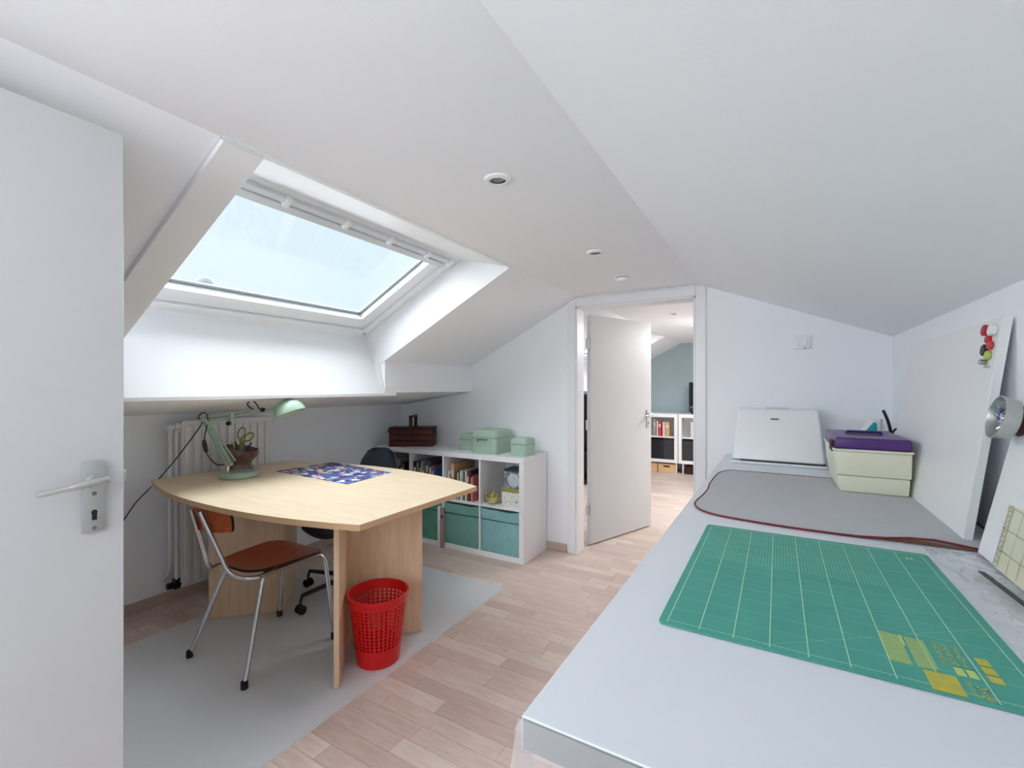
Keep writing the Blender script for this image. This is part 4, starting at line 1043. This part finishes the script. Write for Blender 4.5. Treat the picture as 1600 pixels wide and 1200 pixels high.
for k in range(3): box(bm, .196, .206, BY0+.03+.03*k, BY0+.05+.03*k, 1.03, 1.075, .002, 1)
obj('clasp', bm, M['reddark2'], t)

# iron standing on its heel behind the bin
ic = Vector((.425, 3.0, WZ))
t = thing('steam_iron', 'turquoise and white steam iron standing on its heel behind the bin', 'iron', ic)
bm = BM()
sec = [(.055, 0), (.058, .05), (.052, .12), (.038, .19), (.018, .25), (.004, .275)]
P = []
for wd_, h in sec: P.append([bm.verts.new((ic.x+.03+.006*math.sin(h*8), ic.y-wd_, WZ+.001+h)), bm.verts.new((ic.x+.03+.006*math.sin(h*8), ic.y+wd_, WZ+.001+h)), bm.verts.new((ic.x+.042, ic.y+wd_, WZ+.001+h)), bm.verts.new((ic.x+.042, ic.y-wd_, WZ+.001+h))])
for A, B in zip(P, P[1:]):
    for k in range(4): bm.faces.new((A[k], A[(k+1) % 4], B[(k+1) % 4], B[k]))
bm.faces.new(P[0][::-1]); bm.faces.new(P[-1]); obj('soleplate', bm, M['chrome'], t)
def irshape(m, xo, pts, dy, nm):
    bm = BM(); prism(bm, [(ic.x+p[0]+xo, WZ+.001+p[1]) for p in pts], ic.y-dy, ic.y+dy, 'y', bev=.006); obj(nm, bm, m, t)
irshape(M['gloss'], 0, [(-.085, .0), (.029, .0), (.03, .262), (.012, .275), (-.004, .272), (-.088, .15)], .040, 'body')
irshape(M['cyan'], 0, [(-.068, .0), (.016, .0), (.014, .252), (.002, .262), (-.018, .236), (-.036, .20), (-.072, .16)], .046, 'water_tank')
bm = BM(); tube(bm, catmull([(ic.x-.07, ic.y, WZ+.16), (ic.x-.095, ic.y, WZ+.12), (ic.x-.095, ic.y, WZ+.05), (ic.x-.07, ic.y, WZ+.02)], 5), .013, 10); obj('handle', bm, M['gloss'], t)
bm = BM(); tube(bm, catmull([(.505, 3.0, 1.05), (.49, 2.99, 1.12), (.472, 2.98, 1.17), (.466, 2.98, 1.182)], 4), .007, 8)
tube(bm, catmull([(.505, 3.0, 1.06), (.52, 3.0, 1.085), (.54, 3.0, 1.085), (.548, 3.0, 1.06), (.548, 3.0, .90), (.53, 3.02, .866), (.49, 3.0, .866)], 5), .005, 8); tube(bm, [(.505, 3.0, 1.07), (.50, 3.0, .90), (.48, 3.0, .866)], .005, 8); obj('cable', bm, M['black'], t)

# white board leaning on the right wall, with magnets
t = thing('magnetic_board', 'thick white magnetic board leaning on the right wall behind the ironing mat', 'board', (.47, 2.27, WZ+.005))
b0 = Vector((.459, 0, WZ+.0052)); b1 = Vector((.541, 0, 1.497)); up_ = (b1-b0).normalized(); nn = Vector((-up_.z, 0, up_.x))   # nn faces the room
def bpnt(h, yy, n): p = b0+up_*h+nn*n; return (p.x, yy, p.z)
LB = (b1-b0).length; tb = .021; yb0, yb1 = 1.78, 2.80
bm = BM(); hull8(bm, [bpnt(0, yb0, 0), bpnt(0, yb0, -tb), bpnt(0, yb1, -tb), bpnt(0, yb1, 0), bpnt(LB, yb0, 0), bpnt(LB, yb0, -tb), bpnt(LB, yb1, -tb), bpnt(LB, yb1, 0)], .0015, 1); obj('panel', bm, M['white'], t)
def magnet(h, yy, r, m, lab, th=.008, cap=None):
    p = Vector(bpnt(h, yy, .0006))
    bm = BM(); disc(bm, p, nn, r, th, 18, .002)
    obj('magnet', bm, m, None, label=lab, category='magnet', group='magnets on the white board')
hz = lambda z: (z-b0.z)/up_.z
magnet(hz(1.467), 1.872, .0165, colmat((196, 40, 62)), 'round raspberry red magnet, top left of the cluster', .012)
magnet(hz(1.462), 1.815, .0165, M['gloss'], 'round white magnet at the top right of the cluster', .014)
magnet(hz(1.438), 1.842, .012, colmat((204, 44, 74)), 'small rose red magnet in the middle, below the white one', .010)
magnet(hz(1.419), 1.818, .0125, colmat((214, 66, 66)), 'small coral red magnet directly above the lime one', .010)
magnet(hz(1.408), 1.856, .017, M['black'], 'round black magnet, left of the lime green one', .010)
magnet(hz(1.391), 1.824, .0135, colmat((190, 202, 96)), 'small lime green magnet, right of the black one', .010)
magnet(hz(1.372), 1.842, .008, M['steel'], 'tiny steel magnet below the black one', .016)
bm = BM(); p = Vector(bpnt(hz(1.36), 1.824, .001)); hull8(bm, [bpnt(hz(1.356), 1.812, .0006), bpnt(hz(1.356), 1.812, .006), bpnt(hz(1.356), 1.838, .006), bpnt(hz(1.356), 1.838, .0006), bpnt(hz(1.361), 1.812, .0006), bpnt(hz(1.361), 1.812, .006), bpnt(hz(1.361), 1.838, .006), bpnt(hz(1.361), 1.838, .0006)])
obj('magnet', bm, M['steel'], None, label='thin steel bar magnet, lowest of the cluster', category='magnet', group='magnets on the white board')

# lower white panel leaning nearer the camera
t = thing('white_panel', 'thin white panel leaning on the right wall at the right edge of view', 'panel', (.48, 1.2, WZ))
c0 = Vector((.452, 0, WZ+.0095)); c1 = Vector((.552, 0, 1.352)); u2 = (c1-c0).normalized(); n2 = Vector((-u2.z, 0, u2.x))
def cp(h, yy, n): p = c0+u2*h+n2*n; return (p.x, yy, p.z)
LC = (c1-c0).length
bm = BM(); hull8(bm, [cp(0, .62, 0), cp(0, .62, -.01), cp(0, 1.645, -.01), cp(0, 1.645, 0), cp(LC, .62, 0), cp(LC, .62, -.01), cp(LC, 1.645, -.01), cp(LC, 1.645, 0)], .001, 1); obj('panel', bm, M['white'], t)
# magnetic dish with metal bits
hb_ = (1.215-c0.z)/u2.z; ybw = 1.60
pb = Vector(cp(hb_, ybw, .0008))
t = thing('magnetic_dish', 'round steel magnetic dish with pins stuck to the leaning white panel', 'dish', pb)
T = axis_mtx(pb, n2)
bm = BM(); lathe(bm, [(0, 0), (.036, 0), (.038, .004), (.034, .016), (0, .016)], mtx=T, seg=28); obj('magnet_base', bm, M['darkred'], t)
bm = BM(); lathe(bm, [(0, .0165), (.040, .0165), (.050, .021), (.0535, .045), (.0545, .052), (.0525, .0525), (.0500, .046), (.047, .0235), (.038, .0195), (0, .0195)], mtx=T, seg=40); obj('bowl', bm, M['steel'], t)
rr = random.Random(2); bm = BM()
for k in range(26):
    a = rr.random()*6.28; r_ = rr.random()*.028; p = T @ Vector((r_*math.cos(a), r_*math.sin(a), .026+rr.random()*.016)); q = T @ Vector((r_*math.cos(a)+rr.uniform(-.016, .016), r_*math.sin(a)+rr.uniform(-.016, .016), .028+rr.random()*.022))
    tube(bm, [p, q], .0024, 5)
bmesh.ops.create_uvsphere(bm, u_segments=12, v_segments=8, radius=.012, matrix=T @ Matrix.Translation((.008, 0, .034)))
obj('pins', bm, M['chrome'], t, kind='stuff')
bm = BM(); bmesh.ops.create_uvsphere(bm, u_segments=12, v_segments=8, radius=.013, matrix=T @ Matrix.Translation((-.012, .006, .036)) @ Matrix.Diagonal((.6, 1.3, .7, 1))); obj('blue_clip', bm, M['blue'], t)
# quilting ruler leaning on the panel
t = thing('quilting_ruler', 'yellow tinted quilting ruler with black marks leaning on the white panel', 'ruler', (.46, 1.40, WZ))
hr = (1.018-c0.z)/u2.z; yr1, yr0 = 1.548, 1.15
bm = BM(); hull8(bm, [cp(.0, yr0, .0038), cp(.0, yr0, .0008), cp(.0, yr1-.02, .0008), cp(.0, yr1-.02, .0038), cp(hr, yr0, .0038), cp(hr, yr0, .0008), cp(hr, yr1, .0008), cp(hr, yr1, .0038)], .0005, 1); obj('blade', bm, M['rul'], t)
bm = BM()
def mk(h0, h1, ya, yb): quad(bm, cp(h0, ya, .0041), cp(h0, yb, .0041), cp(h1, yb, .0041), cp(h1, ya, .0041))
for k in range(9):
    h = hr-.004-k*.052
    if h > .005: mk(h-.0006, h+.0006, yr0, yr1-.006)
for k in range(7):
    yy = yr1-.032-k*.05; mk(.004, hr-.004, yy-.0006, yy+.0006)
for k in range(36):
    h = .006+k*(hr-.01)/36; mk(h, h+.0019, yr1-.016-(.002 if k % 4 else -.002), yr1-.008)
    mk(h, h+.0014, yr1-.036, yr1-.030)
for k in range(12): mk(.012+k*.0125, .0165+k*.0125, yr1-.026, yr1-.022)
obj('markings', bm, M['ink'], t, sm=False)
# dark rule lying on the film
bm = BM(); a = Vector((.408, 1.462)); b = Vector((.428, 1.18)); d = (b-a).normalized(); n_ = Vector((d.y, -d.x))*.0055
hull8(bm, [(a.x-n_.x, a.y-n_.y, WZ+.0105), (a.x+n_.x, a.y+n_.y, WZ+.0105), (b.x+n_.x, b.y+n_.y, WZ+.0105), (b.x-n_.x, b.y-n_.y, WZ+.0105), (a.x-n_.x, a.y-n_.y, WZ+.0145), (a.x+n_.x, a.y+n_.y, WZ+.0145), (b.x+n_.x, b.y+n_.y, WZ+.0145), (b.x-n_.x, b.y-n_.y, WZ+.0145)], .001, 1)
obj('narrow_rule', bm, mat('dark_teal_metal', (34, 52, 60), .4, .3, var=.1), None, label='narrow dark rule lying on the plastic film below the ruler', category='ruler')

# ---------------------------------------------------------------- the far room
def cabinet(x0, x1, lab):
    y0, y1, z0, z1 = 7.16, 7.56, .158, .895
    o = thing('glass_cabinet', lab, 'cabinet', ((x0+x1)/2, (y0+y1)/2, 0), 'white glass-door cabinets in the far room')
    bm = BM(); s = .018
    box(bm, x0, x1, y0+.02, y1, z1-s, z1); box(bm, x0, x1, y0+.02, y1, z0, z0+s); box(bm, x0, x0+s, y0+.02, y1, z0+s, z1-s); box(bm, x1-s, x1, y0+.02, y1, z0+s, z1-s)
    box(bm, x0+s, x1-s, y1-.008, y1, z0+s, z1-s); obj('carcass', bm, M['white'], o, sm=False)
    bm = BM(); box(bm, x0+s, x1-s, y0+.022, y1-.008, .532, .552); obj('shelf', bm, M['white'], o, sm=False)
    bm = BM(); f = .05
    box(bm, x0+.003, x1-.003, y0, y0+.018, z1-f, z1-.002); box(bm, x0+.003, x1-.003, y0, y0+.018, z0+.002, z0+f); box(bm, x0+.003, x0+f, y0, y0+.018, z0+f, z1-f); box(bm, x1-f, x1-.003, y0, y0+.018, z0+f, z1-f)
    d_ = obj('door', bm, M['white'], o, sm=False)
    bm = BM(); box(bm, x0+f, x1-f, y0+.007, y0+.011, z0+f, z1-f); obj('pane', bm, M['cabglass'], d_, sm=False)
    for xx in (x0+.06, x1-.03):
        for yy in (y0+.06, y1-.05):
            bm = BM(); lathe(bm, [(0, 0), (.01, 0), (.016, z0-.001), (0, z0-.001)], (xx, yy, 0), 12); obj('leg', bm, M['gloss'], o)
    bmx = BM(); box(bmx, x0+.03, x1-.03, y0+.03, y1-.04, z0+.019, .50, .006, 1)
    obj('storage_box', bmx, M['black2'], None, label='black fabric box on the lower shelf of the '+lab.split(' glass')[0]+' cabinet', category='storage box', group='black boxes in the far room cabinets')
cabinet(-1.89, -1.292, 'left white glass-door cabinet on legs in the room beyond')
cabinet(-1.286, -.69, 'right white glass-door cabinet on legs in the room beyond')
for x, wd_, h, rgb, lb in ((-1.655, .03, .25, (176, 172, 166), 'grey book left of the red one in the far cabinet'), (-1.61, .02, .235, (230, 226, 218), 'white thin book beside the red one in the far cabinet'), (-1.585, .045, .225, (214, 60, 84), 'red thick book in the far cabinet'),
                        (-1.52, .035, .215, (232, 214, 186), 'cream book right of the red one in the far cabinet'), (-1.48, .06, .215, (206, 168, 128), 'tan thick book at the right in the far cabinet')):
    book(x, wd_, h, .16, colmat(rgb), lb, 'books in the far cabinet', y0=7.20, z=.5525)
for k, (lb) in enumerate(('white speckled book at the left of the right-hand far cabinet', 'white patterned book at the right of the right-hand far cabinet')):
    book(-1.115+k*.06, .055, .25-.02*(1-k), .16, M['speck'], lb, 'books in the far cabinet', y0=7.20, z=.5525)
for x0, x1, lb in ((-1.875, -1.60, 'pine box with oval hand hole, left one below the far cabinet'), (-1.585, -1.335, 'pine box with oval hand hole, right one below the far cabinet')):
    o = thing('wooden_box', lb, 'box', ((x0+x1)/2, 7.32, 0), 'pine boxes under the far cabinet')
    bm = BM(); box(bm, x0, x1, 7.20, 7.44, .0, .135, .003, 1); obj('body', bm, M['pine'], o)
    bm = BM(); c = (x0+x1)/2; prism(bm, [(p[0], p[1]) for p in rrect(c-.05, c+.05, .085, .108, .01, 3)], 7.197, 7.2005, 'y'); obj('hand_hole', bm, M['black'], o)
bm = BM(); box(bm, -1.20, -.95, 7.22, 7.42, 0, .12, .004, 1); obj('shoe_box', bm, M['reddark2'], None, label='dark low box under the right-hand far cabinet', category='box')
o = thing('display_screen', 'dark glossy screen standing on the right-hand far cabinet', 'screen', (-.98, 7.38, .895))
bm = BM(); box(bm, -1.165, -.78, 7.36, 7.395, .925, 1.375, .006, 1); obj('frame', bm, M['black'], o)
bm = BM(); box(bm, -1.15, -.795, 7.3585, 7.3605, 1.03, 1.36); obj('screen', bm, M['screen'], o)
bm = BM(); box(bm, -1.145, -.80, 7.345, 7.36, .985, 1.012, .002, 1); obj('sound_bar', bm, M['gasket'], o)
bm = BM(); box(bm, -1.13, -.82, 7.33, 7.44, .8955, .926, .003, 1); obj('stand', bm, M['black'], o)
# dark shelf seen through the hinge gap
o = thing('dark_shelf', 'tall black open shelf seen through the gap at the door hinges', 'shelf', (-2.35, 5.85, 0))
bm = BM(); box(bm, -2.85, -2.80, 5.75, 6.1, 0, 1.22, .002, 1); obj('upright', bm, M['black'], o)
bm = BM(); box(bm, -1.84, -1.79, 5.75, 6.1, 0, 1.22, .002, 1); obj('upright', bm, M['black'], o)
bm = BM(); box(bm, -2.80, -1.84, 6.08, 6.1, 0.03, 1.2); obj('back', bm, M['black'], o)
for z in (.04, .40, .80, 1.18):
    bm = BM(); box(bm, -2.80, -1.84, 5.75, 6.08, z, z+.03, .002, 1); obj('shelf_board', bm, M['black'], o)
# rooftop vent outside, just showing over the lower sash
bm = BM(); box(bm, -7, -4.0, -3, 9, -.6, -.45); obj('flat_roof', bm, M['gasket'], None, sm=False, kind='structure')
o = thing('roof_vent', 'grey rounded roof vent outside, low in the roof window', 'roof vent', (-4.33, 2.11, -.45))
bm = BM(); tube(bm, [(-4.33, 2.11, -.45), (-4.33, 2.11, 2.20)], .04, 14); obj('pipe', bm, M['gasket'], o)
bm = BM(); lathe(bm, [(0, .075), (.035, .07), (.06, .05), (.072, .02), (.074, 0), (.04, 0), (0, .01)], (-4.33, 2.11, 2.19), 20); obj('cap', bm, M['gasket'], o)
print('planks', npl)
